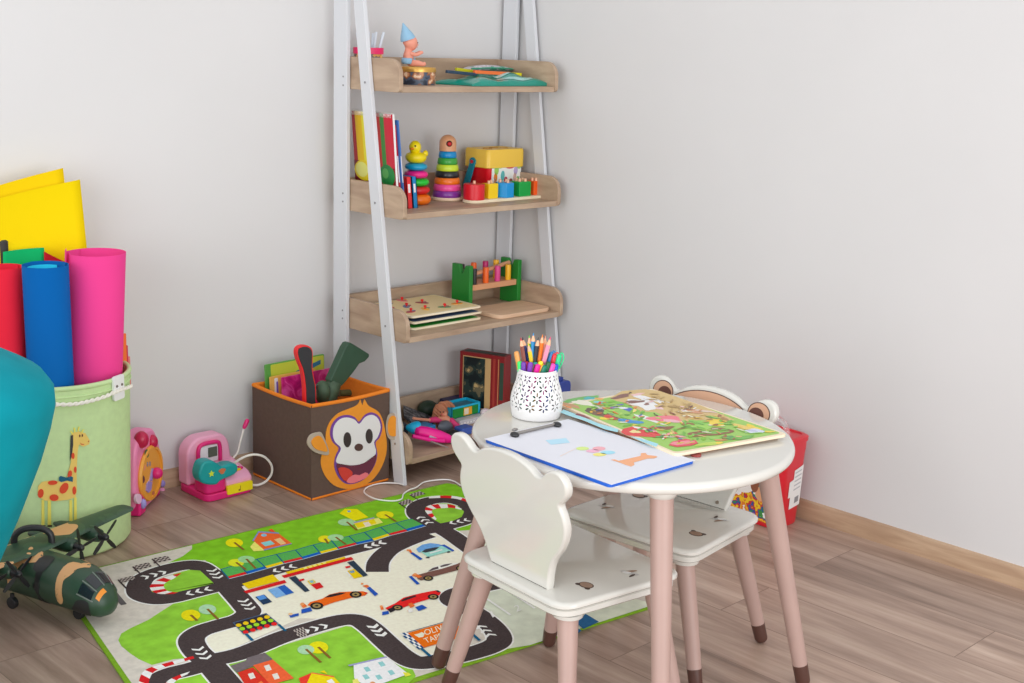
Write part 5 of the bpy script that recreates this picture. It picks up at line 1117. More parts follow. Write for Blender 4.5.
# round tin
ty_ = -.10; tA, tB = PY(399, 75, ty_), PY(434.5, 75, ty_); tcx, trr = (tA.x+tB.x)/2, (tB.x-tA.x)/2*.80; zt2 = PY(417, 67.5, ty_-trr).z
tin = thing('round_tin', 'round picture tin with a golden lid under the baby doll', 'tin', (tcx, ty_, Z1))
m = MB().use(ramp_mat('tin_print', [(0, (40, 50, 66)), (.40, (70, 84, 104)), (.47, (130, 84, 60)), (.53, (190, 130, 92)), (.58, (226, 196, 166)), (.64, (120, 74, 60))], 30, .35, 2)); m.lathe([(.001, Z1+.0005), (trr, Z1+.0005), (trr, zt2-.012), (.001, zt2-.012)], (tcx, ty_, 0), n=40); m.build('body', tin)
m = MB().use(mat('gold_lid', (206, 160, 80), .3, .6)); m.lathe([(trr+.0015, zt2-.013), (trr+.002, zt2-.004), (trr+.0005, zt2), (trr-.004, zt2), (trr-.006, zt2-.002), (.001, zt2-.002)], (tcx, ty_, 0), n=40, cap=False); lo_ = m.build('lid', tin); lo_['label'] = 'golden lid'
# baby doll
SKIN = mat('doll_skin', (222, 146, 124), .55)
dz = zt2-.002; dc = Vector((tcx-.036, ty_-.004, dz))
doll = thing('baby_doll', 'small baby doll with a blue pointed hat sitting on the round tin', 'doll', tuple(dc))
fwd = Vector((.86, -.5, 0)).normalized(); lft = Vector((.5, .86, 0))
def dp_(f_, l_, u_): return dc+fwd*f_+lft*l_+Vector((0, 0, u_))
bmv = [(dp_(0, 0, .016), .0175), (dp_(-.002, 0, .030), .0175), (dp_(-.003, 0, .043), .0145), (dp_(-.001, 0, .050), .0080), (dp_(.003, 0, .0555), .0190), (dp_(.005, 0, .066), .0240), (dp_(.004, 0, .078), .0225), (dp_(.002, 0, .087), .0140)]
ed = [(0, 1), (1, 2), (2, 3), (3, 4), (4, 5), (5, 6), (6, 7)]
def chain(start, pts):
    p = start
    for q, r_ in pts: bmv.append((q, r_)); ed.append((p, len(bmv)-1)); p = len(bmv)-1
for s_ in (1, -1):
    chain(2, [(dp_(.002, .014*s_, .040), .0068), (dp_(.018, .019*s_, .036), .0056), (dp_(.034, .017*s_, .043), .0046), (dp_(.039, .016*s_, .046), .0050)])
    chain(0, [(dp_(.008, .012*s_, .013), .0105), (dp_(.026, .018*s_, .013), .0085), (dp_(.042, .018*s_, .010), .0066), (dp_(.046, .018*s_, .017), .0062)])
me = bpy.data.meshes.new('body'); me.from_pydata([tuple(p-dc) for p, _ in bmv], ed, []); me.materials.append(SKIN)
bo = bpy.data.objects.new('body', me); COL.objects.link(bo); bo.parent = doll
md = bo.modifiers.new('skin', 'SKIN'); md.use_smooth_shade = True
for i, (_, r_) in enumerate(bmv): me.skin_vertices[0].data[i].radius = (r_, r_)
me.skin_vertices[0].data[0].use_root = True
md = bo.modifiers.new('sub', 'SUBSURF'); md.levels = 2; md.render_levels = 2
HAT = mat('doll_blue', (138, 178, 204), .8)
hp0 = dp_(-.003, 0, .081); hd = (fwd*-.34+Vector((0, 0, 1))).normalized()
m = MB().use(HAT); m.lathe([(.0215, -.004), (.0220, 0), (.0185, .010), (.0120, .023), (.0062, .035), (.0012, .045)], hp0, hd, 20); ho = m.build('pointed_hat', doll, ang=60); ho['label'] = 'light blue pointed hat'
m = MB().use(HAT); m.lathe([(.0170, .010), (.0198, .014), (.0202, .022), (.0182, .027)], (dc.x, dc.y, dc.z), n=20, cap=False); do_ = m.build('diaper', doll, ang=60, solid=.001); do_['label'] = 'light blue cloth diaper'
for s_ in (1, -1):
    m = MB().use(C(50, 50, 56)); m.sph(dp_(.0245, .007*s_, .070), .0018, .0018, .0022, 8, 6); m.build('eye', doll)
m = MB().use(C(190, 90, 84)); m.sph(dp_(.0245, 0, .058), .0015, .003, .001, 8, 6); m.build('mouth', doll)
m = MB().use(SKIN); m.sph(dp_(.0262, 0, .064), .0022, .0022, .0022, 8, 6); m.build('nose', doll)
# teal zip pouch with things on it
random.seed(3)
TE = mat('teal_pouch', (16, 140, 122), .28, coat=.3)
g0 = PY(436, 84, -.13); 
def ppx(u, v):                                                 # u along the tray, v to the back
    return Vector((-.365+.345*u+.012*sin(v*5), -.225+.17*v+.02*u*(1-v), 0))
m = MB().use(TE); N_, M_ = 26, 12
def hz(u, v): return (.003+.024*(sin(pi*min(1, max(0, u)))**.45)*(sin(pi*(.08+.84*v))**.6)*(1+.28*sin(9*u+4*v)+.18*sin(17*u-7*v)))
top = [[ppx(i/N_, j/M_)+Vector((0, 0, Z1+.002+hz(i/N_, j/M_))) for j in range(M_+1)] for i in range(N_+1)]
vs = [p for r_ in top for p in r_]+[Vector((p.x, p.y, Z1+.0008)) for r_ in top for p in r_]; W1 = M_+1; off = (N_+1)*W1; fs = []
for i in range(N_):
    for j in range(M_):
        a = i*W1+j; fs += [(a, a+W1, a+W1+1, a+1), (off+a, off+a+1, off+a+W1+1, off+a+W1)]
for i in range(N_): fs += [(i*W1, off+i*W1, off+(i+1)*W1, (i+1)*W1), (i*W1+M_, (i+1)*W1+M_, off+(i+1)*W1+M_, off+i*W1+M_)]
for j in range(M_): fs += [(j, j+1, off+j+1, off+j), (N_*W1+j, off+N_*W1+j, off+N_*W1+j+1, N_*W1+j+1)]
m.add(vs, fs)
pouch = thing('plastic_pouch', 'crumpled teal plastic pouch lying along the top tray', 'pouch', (-.2, -.14, Z1)); m.build('bag', pouch, ang=75)
m = MB().use(mat('pouch_sheen', (150, 206, 200), .25, coat=.3))  # pale strips put the shine of the plastic into the colour
for pts in ([(u, .16+.10*sin(7*u)) for u in [.18+.62*k/12 for k in range(13)]], [(u, .42+.05*sin(9*u)) for u in [.45+.35*k/10 for k in range(11)]]):
    L1 = [ppx(u, v)+Vector((0, 0, Z1+.0032+hz(u, v))) for u, v in pts]; L2 = [ppx(u, v+.13)+Vector((0, 0, Z1+.0032+hz(u, v+.13))) for u, v in pts]; k = len(pts)
    m.add(L1+L2, [(i, i+1, k+i+1, k+i) for i in range(k-1)])
po_ = m.build('painted_sheen', pouch); po_['label'] = 'pale sheen painted on the teal plastic'
def lying(name, label, cat, p0, p1, y, w, h, rgb, ends=None, rgh=.4):
    a, b = PY(*p0, y), PY(*p1, y); d = (b-a).normalized(); nn = Vector((0, 1, 0)); up_ = d.cross(nn)*-1
    if up_.z < 0: up_ = -up_
    Ln = (b-a).length; t_ = thing(name, label, cat, tuple(a))
    def fn(u, v, t): return a+d*u+nn*v+up_*t
    m_ = MB().use(C(*rgb, rgh)); lo = ends[0] if ends else 0
    if ends and ends[1]: m_.prism(rrect(0, Ln*(1-ends[0]), -w/2, w/2, w*.2), fn, -h/2, h/2); m_.build('body', t_, .001); m2 = MB().use(C(*ends[1], rgh)); m2.prism(rrect(Ln*(1-ends[0])-.001, Ln, -w/2, w/2, w*.2), fn, -h/2+.0003, h/2-.0003); m2.build('tip', t_, .001)
    else: m_.prism(rrect(0, Ln, -w/2, w/2, w*.2), fn, -h/2, h/2); m_.build('body', t_, .001)
    return t_
lying('marker_pen', 'dark navy marker lying at the left on the teal pouch', 'pen', (446.5, 71.5), (476, 74.5), -.13, .012, .009, (40, 62, 84))
lying('marker_pen', 'olive yellow marker lying on the teal pouch', 'pen', (456, 69.3), (478, 72.2), -.10, .012, .0095, (190, 186, 20), (.25, (150, 140, 20)))
lying('marker_pen', 'orange marker with a yellow end lying on the teal pouch', 'pen', (474, 71.8), (520.5, 74.6), -.13, .014, .010, (232, 110, 50), (.26, (240, 214, 20)))
m = MB(); bb_ = thing('pencil_bag', 'grey and green transparent pencil bag behind the orange marker on the top tray', 'pencil bag', (-.14, -.06, Z1))
bg0, bg1 = PY(466, 68, -.065), PY(516, 68, -.065)
m.use(ramp_mat('bag_print', [(0, (60, 130, 104)), (.42, (176, 170, 176)), (.55, (214, 206, 214)), (.62, (130, 110, 130))], 30, .3, 3)); rings = []
for k in range(13):
    t = k/12; x = bg0.x+(bg1.x-bg0.x)*t; s_ = max(.06, sin(pi*t)**.45); zc = PY(490, 69.5-1.5*sin(pi*t), -.065).z
    rings.append([(x, -.052+.032*s_*cos(a), zc+.009*s_*sin(a)) for a in [2*pi*i/14 for i in range(14)]])
m.loft(rings); m.build('bag', bb_, ang=80)
m = MB().use(mat('bag_green', (60, 150, 120), .3)); m.tube([Vector(rings[k][0])*.5+Vector(rings[k][7])*.5+Vector((0, -.033*max(.06, sin(pi*k/12)**.45), .001)) for k in range(1, 12)], .0022, 6); m.build('zip', bb_)
m = MB().use(C(120, 160, 150)); m.box(bg0.x+.04, bg1.x-.04, -.07, -.03, Z1+.0008, Z1+.012); m.use(C(200, 206, 204)).box(bg0.x+.045, bg1.x-.045, -.066, -.034, Z1+.012, Z1+.034); tag(m.build('notepad_stack', None, .001), 'pale notepads below the transparent pencil bag on the top tray', 'notepad')
# ================================================================== second tray
# spiral sketch pad
SX = -.606
def pad(u, v, t): return Vector((SX+.012-(v)*.085+t, .012-u, Z2+.001+v))        # u towards the room, v up
sp_ = thing('sketch_pad', 'spiral sketch pad with a red, yellow and green cover leaning in the second tray', 'sketch pad', (SX, -.05, Z2))
PW, PH = .185, .266
m = MB().use(C(238, 236, 230, .7)); m.prism([(0, 0), (PW, 0), (PW, PH), (0, PH)], pad, 0, .007); m.build('pages', sp_)
m = MB(); CO = [0]
def cv(pts, rgb, sm=0):
    CO[0] += 1; m.use(mat('cover_%d_%d_%d' % rgb, rgb, .35)).prism(pts if not sm else [(p.x, p.y) for p in smooth_line([(a, b, 0) for a, b in pts], sm, True)], pad, -.0008-.00015*CO[0], -.0004)
cv([(0, 0), (PW, 0), (PW, PH), (0, PH)], (150, 26, 44))
cols_ = [(176, 30, 44), (244, 190, 30), (252, 222, 70), (236, 140, 30), (150, 60, 120), (200, 40, 40), (60, 150, 60), (206, 36, 60)]
xs_ = [0, .018, .048, .078, .098, .115, .132, .150, .185]
for i in range(8): cv([(xs_[i], .115), (xs_[i+1], .115), (xs_[i+1]-(.004 if i < 7 else 0), PH), (xs_[i]-(.004 if i else 0), PH)], cols_[i])
cv([(0, .070), (.115, .070), (.115, .125), (0, .125)], (120, 20, 40)); cv(ell(.045, .098, .045, .030, 20), (250, 210, 40)); cv(ell(.035, .1, .028, .022, 20), (252, 232, 130)); cv(ell(.098, .097, .016, .028, 16), (150, 70, 160))
cv(ell(.150, .092, .032, .032, 22), (26, 140, 66)); cv(ell(.143, .098, .014, .015, 14), (90, 180, 90))
cv([(0, 0), (.03, 0), (.03, .066), (0, .066)], (120, 20, 36)); cv([(.03, 0), (.105, 0), (.110, .066), (.028, .066)], (246, 200, 30)); cv([(.125, 0), (.142, 0), (.140, .062), (.122, .062)], (40, 140, 60)); cv([(.142, 0), (PW, 0), (PW, .060), (.142, .060)], (196, 34, 52))
co_ = m.build('cover', sp_); co_['label'] = 'printed cover with red, yellow and green shapes'
m = MB().use(mat('wire_white', (232, 230, 228), .3, .3))
for k in range(30): u = .006+k*(PW-.012)/29; m.torus(pad(u, PH-.004, .003), .0075, .0009, (0, 1, 0), 10, 5)
m.build('spiral_wire', sp_)
for sx_, t0, t1, hh, rgb, yoff, lb, nm in ((-.588, 0, .006, .236, (196, 26, 46), -.168, 'thin red folder with a light edge right of the sketch pad in the second tray', 'red_folder'), (-.581, .0, .004, .250, (56, 110, 180), -.176, 'thin blue and white folder leaning right of the red folder in the second tray', 'blue_folder')):
    m = MB().use(C(*rgb)); fn = lambda u, v, t: Vector((sx_+.010-v*.115+t, .012-u, Z2+.001+v))
    m.prism([(0, 0), (.012-yoff, 0), (.012-yoff, hh), (0, hh)], fn, t0, t1)
    m.use(C(214, 214, 222)).prism([(.012-yoff+.0002, .075), (.012-yoff+.0008, .075), (.012-yoff+.0008, .150), (.012-yoff+.0002, .150)], fn, t0, t1*.8)
    tag(m.build(nm, None, .0006), lb, 'folder', 'folders in the second tray')
for x0, w_, rgb, lb in ((-.566, .019, (214, 40, 44), 'small red book standing beside the folders in the second tray'), (-.545, .017, (14, 122, 182), 'small blue book standing between the red book and the duck rings')):
    bk_ = thing('small_book', lb, 'book', (x0, -.10, Z2), 'small books in the second tray'); fn = lambda u, v, t: Vector((x0+t-.10*v+.006, -.178+u, Z2+.001+v))
    m = MB().use(C(*rgb)); m.prism([(0, 0), (.10, 0), (.10, .090), (0, .090)], fn, 0, w_*.12); m.prism([(0, 0), (.10, 0), (.10, .090), (0, .090)], fn, w_*.88, w_); m.prism([(0, 0), (.003, 0), (.003, .090), (0, .090)], fn, 0, w_); m.build('cover', bk_)
    m = MB().use(C(240, 238, 230, .8)); m.prism([(.003, .002), (.098, .002), (.098, .088), (.003, .088)], fn, w_*.12, w_*.88); m.build('pages', bk_)
    m = MB().use(C(236, 230, 236)); m.prism([(-.0004, .045), (0, .045), (0, .07), (-.0004, .07)], fn, w_*.3, w_*.7); m.build('spine_mark', bk_)
# duck ring stacker
rc0 = Vector((-.464, -.104, Z2)); tl = Vector((-.03, .015, 1)).normalized()
for k, (r_, h_, rgb, lb) in enumerate(((.0430, .031, (250, 110, 10), 'orange'), (.0405, .0235, (206, 26, 36), 'red'), (.0380, .0225, (20, 190, 50), 'green'), (.0355, .0225, (240, 30, 130), 'magenta'), (.0335, .022, (10, 150, 190), 'blue'))):
    zz_ = sum((.031, .0235, .0225, .0225, .022)[:k])+h_/2
    m = MB().use(C(*rgb, .3)); rings = []; cc_ = rc0+tl*zz_
    m.lathe([(.008, -h_/2), (r_-.012, -h_/2+.0005), (r_-.003, -h_*.28), (r_, 0), (r_-.003, h_*.28), (r_-.012, h_/2-.0005), (.008, h_/2)], cc_, tl, 32, cap=False)
    tag(m.build('stacking_ring', None, ang=60), lb+' stacking ring in the rubber duck tower of the second tray', 'ring', 'rings of the duck tower')
YEL = mat('duck_yellow', (250, 208, 10), .3); dc2 = rc0+tl*.1217
dk_ = thing('toy_duck', 'yellow toy duck sitting on top of the stacked plastic rings', 'toy duck', tuple(dc2))
m = MB().use(YEL); m.lathe([(.015, .0), (.024, .0025), (.0305, .010), (.0315, .018), (.027, .026), (.016, .031), (.002, .0335)], dc2, tl, 28); m.sph(dc2+Vector((.028, -.009, .026)), .009, .007, .010, 12, 8); m.build('body', dk_, ang=70)
m = MB().use(YEL); m.sph(dc2+Vector((-.007, -.003, .045)), .0180, .0180, .0195, 18, 12); m.build('head', dk_)
m = MB().use(C(240, 130, 20)); m.sph(dc2+Vector((-.023, -.009, .042)), .008, .007, .0035, 12, 8); m.build('beak', dk_)
m = MB().use(C(40, 36, 30))
m.sph(dc2+Vector((-.018, -.0165, .050)), .0025, .0025, .003, 8, 6); m.build('eye', dk_)
# wooden stacker with a round head
wc = Vector((-.312, -.066, Z2))
wd_ = mat('stacker_wood', (206, 150, 110), .4, var=.05, scale=20)
ws = thing('stacking_tower', 'wooden stacking tower with a rounded wooden head and coloured discs', 'stacking toy', tuple(wc))
m = MB().use(C(232, 206, 178, .5)); m.lathe([(.001, .0005), (.047, .0005), (.0495, .003), (.0495, .007), (.047, .010), (.001, .010)], wc, n=40); m.build('base_disc', ws)
zq = .010
for k, (r_, rgb) in enumerate(((.0435, (126, 52, 150)), (.0415, (232, 74, 150)), (.0388, (244, 112, 24)), (.0362, (34, 34, 38)), (.0338, (190, 214, 50)), (.0305, (56, 152, 58)), (.0272, (8, 132, 192)))):
    h_ = .0197; m = MB().use(C(*rgb, .28)); m.lathe([(.001, zq), (r_-.001, zq), (r_+.0008, zq+.003), (r_-.001, zq+h_-.004), (r_-.004, zq+h_-.0008), (.001, zq+h_-.0008)], wc, n=40); m.build('coloured_disc', ws, ang=45); zq += h_
m = MB().use(wd_); hr = .0258; m.lathe([(.001, zq), (hr, zq), (hr, zq+.024)]+[(hr*cos(rad(a)), zq+.024+hr*.95*sin(rad(a))) for a in (15, 30, 45, 60, 75, 88)], wc, n=36); m.build('head', ws, ang=60)
nd = Vector((CAM.x+.8-wc.x, CAM.y-wc.y, 0)).normalized(); m = MB().use(C(190, 30, 36)); m.sph(wc+nd*hr+Vector((0, 0, zq+.023)), .0075, .0075, .0075); no_ = m.build('nose', ws); no_['label'] = 'red round nose'
m = MB().use(C(60, 30, 26)); m.sph(wc+nd*(hr-.003)+Vector((0, 0, zq+.023)), .0095, .0095, .0095); m.build('nose_socket', ws)
# shape sorter bucket
kc = PY(488, 190, -.098); BX0, BX1, BY0, BY1 = kc.x-.002, kc.x+.156, -.098, .013
bh0, bh1 = .106, .148
bs = thing('sorter_bucket', 'red toy bucket with a yellow lid and a teal handle in the second tray', 'toy bucket', ((BX0+BX1)/2, (BY0+BY1)/2, Z2))
def br2(k, z, r_=.014): a, b = (BX0+BX1)/2, (BY0+BY1)/2; return [(a+x, b+y, Z2+z) for x, y in rrect(-(BX1-BX0)/2*k, (BX1-BX0)/2*k, -(BY1-BY0)/2*k, (BY1-BY0)/2*k, r_)]
m = MB().use(mat('sorter_red', (206, 14, 30), .3, coat=.2)); m.loft([br2(.88, .001), br2(.9, .004), br2(.96, bh0), br2(.94, bh0)]); m.build('body', bs, ang=50)
m = MB().use(mat('sorter_yellow', (246, 190, 70), .35)); m.loft([br2(.97, bh0-.016), br2(1.02, bh0-.014), br2(1.02, bh1-.006), br2(.98, bh1), br2(.9, bh1-.001)]); lo_ = m.build('lid', bs, ang=50); lo_['label'] = 'yellow lid'
for fx, fy__, sh_ in ((.3, .5, 'r'), (.55, .62, 's'), (.72, .4, 't')):
    m = MB().use(mat('sorter_hole', (196, 140, 40), .6)); n_ = {'r': 20, 's': 4, 't': 3}[sh_]; a, b = BX0+(BX1-BX0)*fx, BY0+(BY1-BY0)*fy__
    m.prism([(a+.017*cos(2*pi*i/n_+.6), b+.013*sin(2*pi*i/n_+.6)) for i in range(n_)], lambda u, v, t: (u, v, Z2+bh1+t), -.001, .0008); m.build('shape_hole', lo_)
m = MB().use(mat('sorter_teal', (0, 128, 150), .35)); hy = (BY0+BY1)/2
A_0, B_0 = PX(472.5, 161.5, BX0-.006), PX(464, 186, BX0-.010)
for xx in (BX0-.008, BX1+.002):
    pts_ = [(A_0.y+.013*cos(a), A_0.z+.013*sin(a)) for a in [rad(-20+k*22) for k in range(10)]]+[(B_0.y-.012, B_0.z-.010), (B_0.y+.010, B_0.z+.004)]
    m.prism(pts_, lambda u, v, t: (xx+t, u, v), 0, .006)
mid_ = Vector((0, B_0.y-.001, B_0.z-.004)); m.tube([(BX0-.005, mid_.y, mid_.z), (BX1+.005, mid_.y, mid_.z)], .005, 10); ho = m.build('handle', bs, .001); ho['label'] = 'teal carrying handle'
m = MB().use(RED); m.cyl((BX0-.011, A_0.y, A_0.z), (BX0-.007, A_0.y, A_0.z), .0055, n=16); m.build('pivot', bs)
def bf(u, v, t=0): a = BX0+(BX1-BX0)*(.06+.88*u); k = .9+.06*min(1, v/bh0); return Vector((a, (BY0+BY1)/2-(BY1-BY0)/2*k-.0010-t, Z2+v))
m = MB().use(C(228, 230, 226)); m.prism(rrect(.06, .97, .034, .103, .004), bf, 0, .0008)
for u0, v0, ru, rv, rgb in ((.20, .085, .07, .016, (150, 196, 90)), (.18, .062, .055, .015, (232, 130, 40)), (.16, .050, .035, .012, (220, 170, 140)), (.40, .066, .06, .016, (90, 176, 176)), (.50, .050, .055, .013, (180, 50, 84)), (.62, .094, .14, .007, (206, 60, 90)), (.80, .080, .06, .013, (176, 160, 200)), (.78, .060, .045, .014, (206, 170, 160)), (.66, .046, .06, .010, (150, 90, 80)), (.90, .093, .06, .008, (160, 200, 100)), (.30, .095, .10, .006, (160, 200, 100)), (.88, .05, .05, .012, (120, 180, 110))):
    m.use(C(*rgb)).prism(ell(u0, v0, ru, rv, 14), bf, .0008, .0013+.0001*int(u0*9))
lo_ = m.build('label', bs); lo_['label'] = 'white printed label with coloured toys'
# peg sorter
BDW = PINEW
s0, s1 = PZ(462, 203.5, Z2), PZ(545, 197, Z2)
pL, pR, pY0, pY1 = -.318, -.038, -.192, -.128
ps = thing('peg_sorter', 'wooden board with five coloured blocks and little pegs at the front of the second tray', 'sorting toy', ((pL+pR)/2, (pY0+pY1)/2, Z2))
def psx(px): return PY(px, 198, (pY0+pY1)/2).x
m = MB().use(BDW); m.prism(rrect(pL, psx(542.5), pY0, pY1, .026, 6), lambda u, v, t: (u, v, t), Z2+.0005, Z2+.0095); m.build('board', ps, .0015)
yc_ = (pY0+pY1)/2; PEGW = C(226, 176, 146, .5)
for k, (xa, xb, rgb, hh, npg, shp) in enumerate(((465.2, 482.6, (206, 24, 40), .047, 1, 'c'), (483.5, 495.6, (244, 196, 10), .045, 2, 's'), (496.6, 511.8, (6, 140, 206), .045, 3, 'h'), (513, 527.6, (10, 154, 66), .045, 4, 's'), (529, 539.6, (236, 88, 22), .044, 5, 's'))):
    a, b = psx(xa), psx(xb); c_ = (a+b)/2; h2_ = (b-a)/2*.80
    m = MB().use(C(*rgb, .35))
    if shp == 'c': m.lathe([(.001, 0), (h2_*1.12, 0), (h2_*1.12, hh), (.001, hh)], (c_, yc_, Z2+.0095), n=28)
    elif shp == 'h': m.lathe([(.001, 0), (h2_*1.15, 0), (h2_*1.15, hh), (.001, hh)], (c_, yc_, Z2+.0095), n=6)
    else: m.prism([(c_-h2_*.98, yc_-h2_*.8), (c_+h2_*.98, yc_-h2_*.8), (c_+h2_*.98, yc_+h2_*.8), (c_-h2_*.98, yc_+h2_*.8)], lambda u, v, t: (u, v, t), Z2+.0095, Z2+.0095+hh)
    m.build('coloured_block', ps, .0015)
    for q in range(npg):
        an = 2*pi*q/max(1, npg)+.5; rr3 = 0 if npg == 1 else h2_*.55
        m = MB().use(PEGW); m.cyl((c_+rr3*cos(an), yc_+rr3*sin(an), Z2+.0095+hh-.002), (c_+rr3*cos(an), yc_+rr3*sin(an), Z2+.0095+hh+.009), .0046, .004, 10); m.build('peg', ps)
# ================================================================== third tray
QX0, QX1, QY0, QY1 = -.572, -.298, -.222, -.002
def qd(z): return z
PC_ = [(196, 60, 70), (120, 150, 120), (96, 110, 150), (226, 176, 60), (206, 120, 120), (150, 60, 60), (84, 130, 84), (220, 150, 60), (176, 70, 80)]
for k, (zb2, lb, col_) in enumerate(((.0005, 'lowest of three stacked wooden peg puzzles, with a green picture', (40, 160, 60)), (.0185, 'middle one of three stacked wooden peg puzzles, with a blue picture', (70, 96, 140)), (.0365, 'topmost of three stacked wooden peg puzzles, with red knobs', (226, 204, 150)))):
    sh_ = (.0, .003, -.002)[k]
    pz_ = thing('peg_puzzle', lb, 'puzzle', ((QX0+QX1)/2, (QY0+QY1)/2, Z3+zb2), 'peg puzzles in the third tray')
    m = MB().use(BDW); m.prism(rrect(QX0+sh_, QX1+sh_, QY0, QY1, .010), lambda u, v, t: (u, v, Z3+zb2+t), 0, .0062); m.build('board', pz_, .001)
    m = MB(); m.use(mat('puzzle_top_%d' % k, (230, 208, 156) if k == 2 else col_, .5)).prism(rrect(QX0+sh_+.008, QX1+sh_-.008, QY0+.008, QY1-.008, .006), lambda u, v, t: (u, v, Z3+zb2+t), .0062, .0066); m.build('picture', pz_)
    sp2 = [(.06, .60), (.20, .82), (.28, .55), (.36, .28), (.45, .90), (.55, .62), (.60, .22), (.84, .30), (.14, .25)] if k == 2 else [(.2, .3), (.5, .7), (.8, .3), (.8, .75)]
    for i, (u, v) in enumerate(sp2):
        px_, py_ = QX0+(QX1-QX0)*u, QY0+(QY1-QY0)*v
        m = MB().use(C(*PC_[i])); m.prism([(p[0], p[1]) for p in ell(px_, py_, .021, .011, 14, rot=25*i)], lambda u, v, t: (u, v, Z3+zb2+t), .0064, .0078); m.use(C(*PC_[(i+3) % 9])).prism(ell(px_+.014, py_+.006, .008, .006, 10), lambda u, v, t: (u, v, Z3+zb2+t), .0065, .0079); po_ = m.build('puzzle_piece', pz_)
        m = MB().use(C(216, 30, 34, .35)); m.lathe([(.0022, .0078), (.0022, .0115), (.0046, .0130), (.0050, .0155), (.0036, .0178), (.001, .0184)] if k == 2 else [(.0022, .0078), (.0022, .0100), (.0050, .0112), (.001, .0116)], (px_, py_, Z3+zb2), n=12); m.build('knob', po_)
# plain board
fb_ = rrect(-.262, -.032, -.262, -.118, .028, 6)
m = MB().use(wood('plain_board_wood', (202, 168, 138), (220, 188, 158), (3, 10, 10), 3)); m.prism(fb_, lambda u, v, t: (u, v, t), Z3+.0005, Z3+.0135); tag(m.build('wooden_board', None, .003, 3), 'plain wooden board with rounded corners lying at the right of the third tray', 'board')
# hammer bench
HX0, HX1 = -.252, -.024
hb = thing('hammer_bench', 'green toy hammering bench with coloured wooden pegs in the third tray', 'toy bench', ((HX0+HX1)/2, -.02, Z3))
GRH = mat('bench_green', (28, 126, 44), .4)
yA, yB_ = -.112, -.030
ztp = PX(452, 266, HX0).z; zt_l = PX(474, 269, HX0).z
HT = .142
def endp(x0, x1):
    m_ = MB().use(GRH); w_ = yB_-yA
    m_.prism([(yA, 0), (yB_, 0), (yB_, HT), (yB_-.030, HT), (yB_-.042, HT-.026), (yB_-.050, HT-.026), (yB_-.062, HT), (yA, HT)], lambda u, v, t: (t, u, Z3+.0006+v), x0, x1); m_.build('end_panel', hb, .002)
endp(HX0, HX0+.016); endp(HX1-.016, HX1)
m = MB().use(C(206, 150, 110, .5)); m.box(HX0+.016, HX1-.016, yA+.006, yB_-.006, Z3+.062, Z3+.080); m.build('peg_plate', hb, .001)
m = MB().use(C(206, 152, 116, .5)); m.cyl((HX0+.017, yA+.026, Z3+HT-.036), (HX1-.0165, yB_-.040, Z3+HT-.012), .0066, n=14); m.build('dowel', hb)
for k, (u, rgb) in enumerate(((.10, (34, 34, 36)), (.36, (240, 96, 20)), (.62, (206, 60, 130)), (.86, (246, 172, 20)))):
    for row, (yy, dzz) in enumerate(((yA+.018, 0), (yB_-.020, .010))):
        x_ = HX0+.016+(HX1-HX0-.032)*u-(.012 if row else 0); rgb2 = rgb if row == 0 or k != 2 else (180, 20, 100)
        m = MB().use(C(*rgb2, .4)); m.lathe([(.001, .076), (.0088, .076), (.0092, .079), (.0092, .126+dzz), (.0082, .129+dzz), (.001, .129+dzz)], (x_, yy, Z3), n=18); m.build('peg', hb)
# ================================================================== bottom tray
th = rad(-70); gd_ = Vector((cos(th), sin(th), 0)); gn = Vector((-gd_.y, gd_.x, 0)); g0 = Vector((-.2, -.02, Z4))
gb = thing('board_game_box', 'dark red board game box with a dark picture, standing in the bottom tray', 'game box', (-.15, -.08, Z4))
GW, GH, GTH = .160, .203, .050
def gf(u, v, t): return g0+gd_*u+gn*t+Vector((0, 0, v))
GR = mat('box_dark_red', (140, 34, 38), .4)
m = MB().use(GR); m.prism([(0, .0005), (GW, .0005), (GW, GH), (0, GH)], gf, 0, GTH); m.build('carton', gb, .0015)
m = MB().use(C(206, 170, 116)).prism([(.012, .02), (.112, .02), (.112, GH-.012), (.012, GH-.012)], gf, -.0008, 0)
m.use(ramp_mat('dark_picture', [(0, (22, 32, 34)), (.47, (40, 56, 52)), (.55, (110, 100, 74)), (.62, (196, 166, 112))], 22, .4, 4)).prism([(.015, .024), (.092, .024), (.092, GH-.015), (.015, GH-.015)], gf, -.0014, -.0008); po_ = m.build('picture', gb); po_['label'] = 'dark green and tan picture'
m = MB().use(C(170, 60, 50)).prism([(.120, .02), (.128, .02), (.128, GH-.01), (.120, GH-.01)], gf, -.0006, 0); m.use(C(198, 140, 90)).prism([(.138, .01), (.1405, .01), (.1405, GH-.01), (.138, GH-.01)], gf, -.0006, 0); m.use(C(52, 74, 60)).prism([(.144, .06), (.158, .06), (.158, GH-.02), (.144, GH-.02)], gf, -.0006, 0); m.build('printed_side', gb)
m = MB().use(C(50, 60, 48)).prism([(.01, .012), (GW-.01, .012), (GW-.01, GTH-.012), (.01, GTH-.012)], lambda u, v, t: gf(u, GH+t, v), 0, .0006); m.build('top_print', gb)
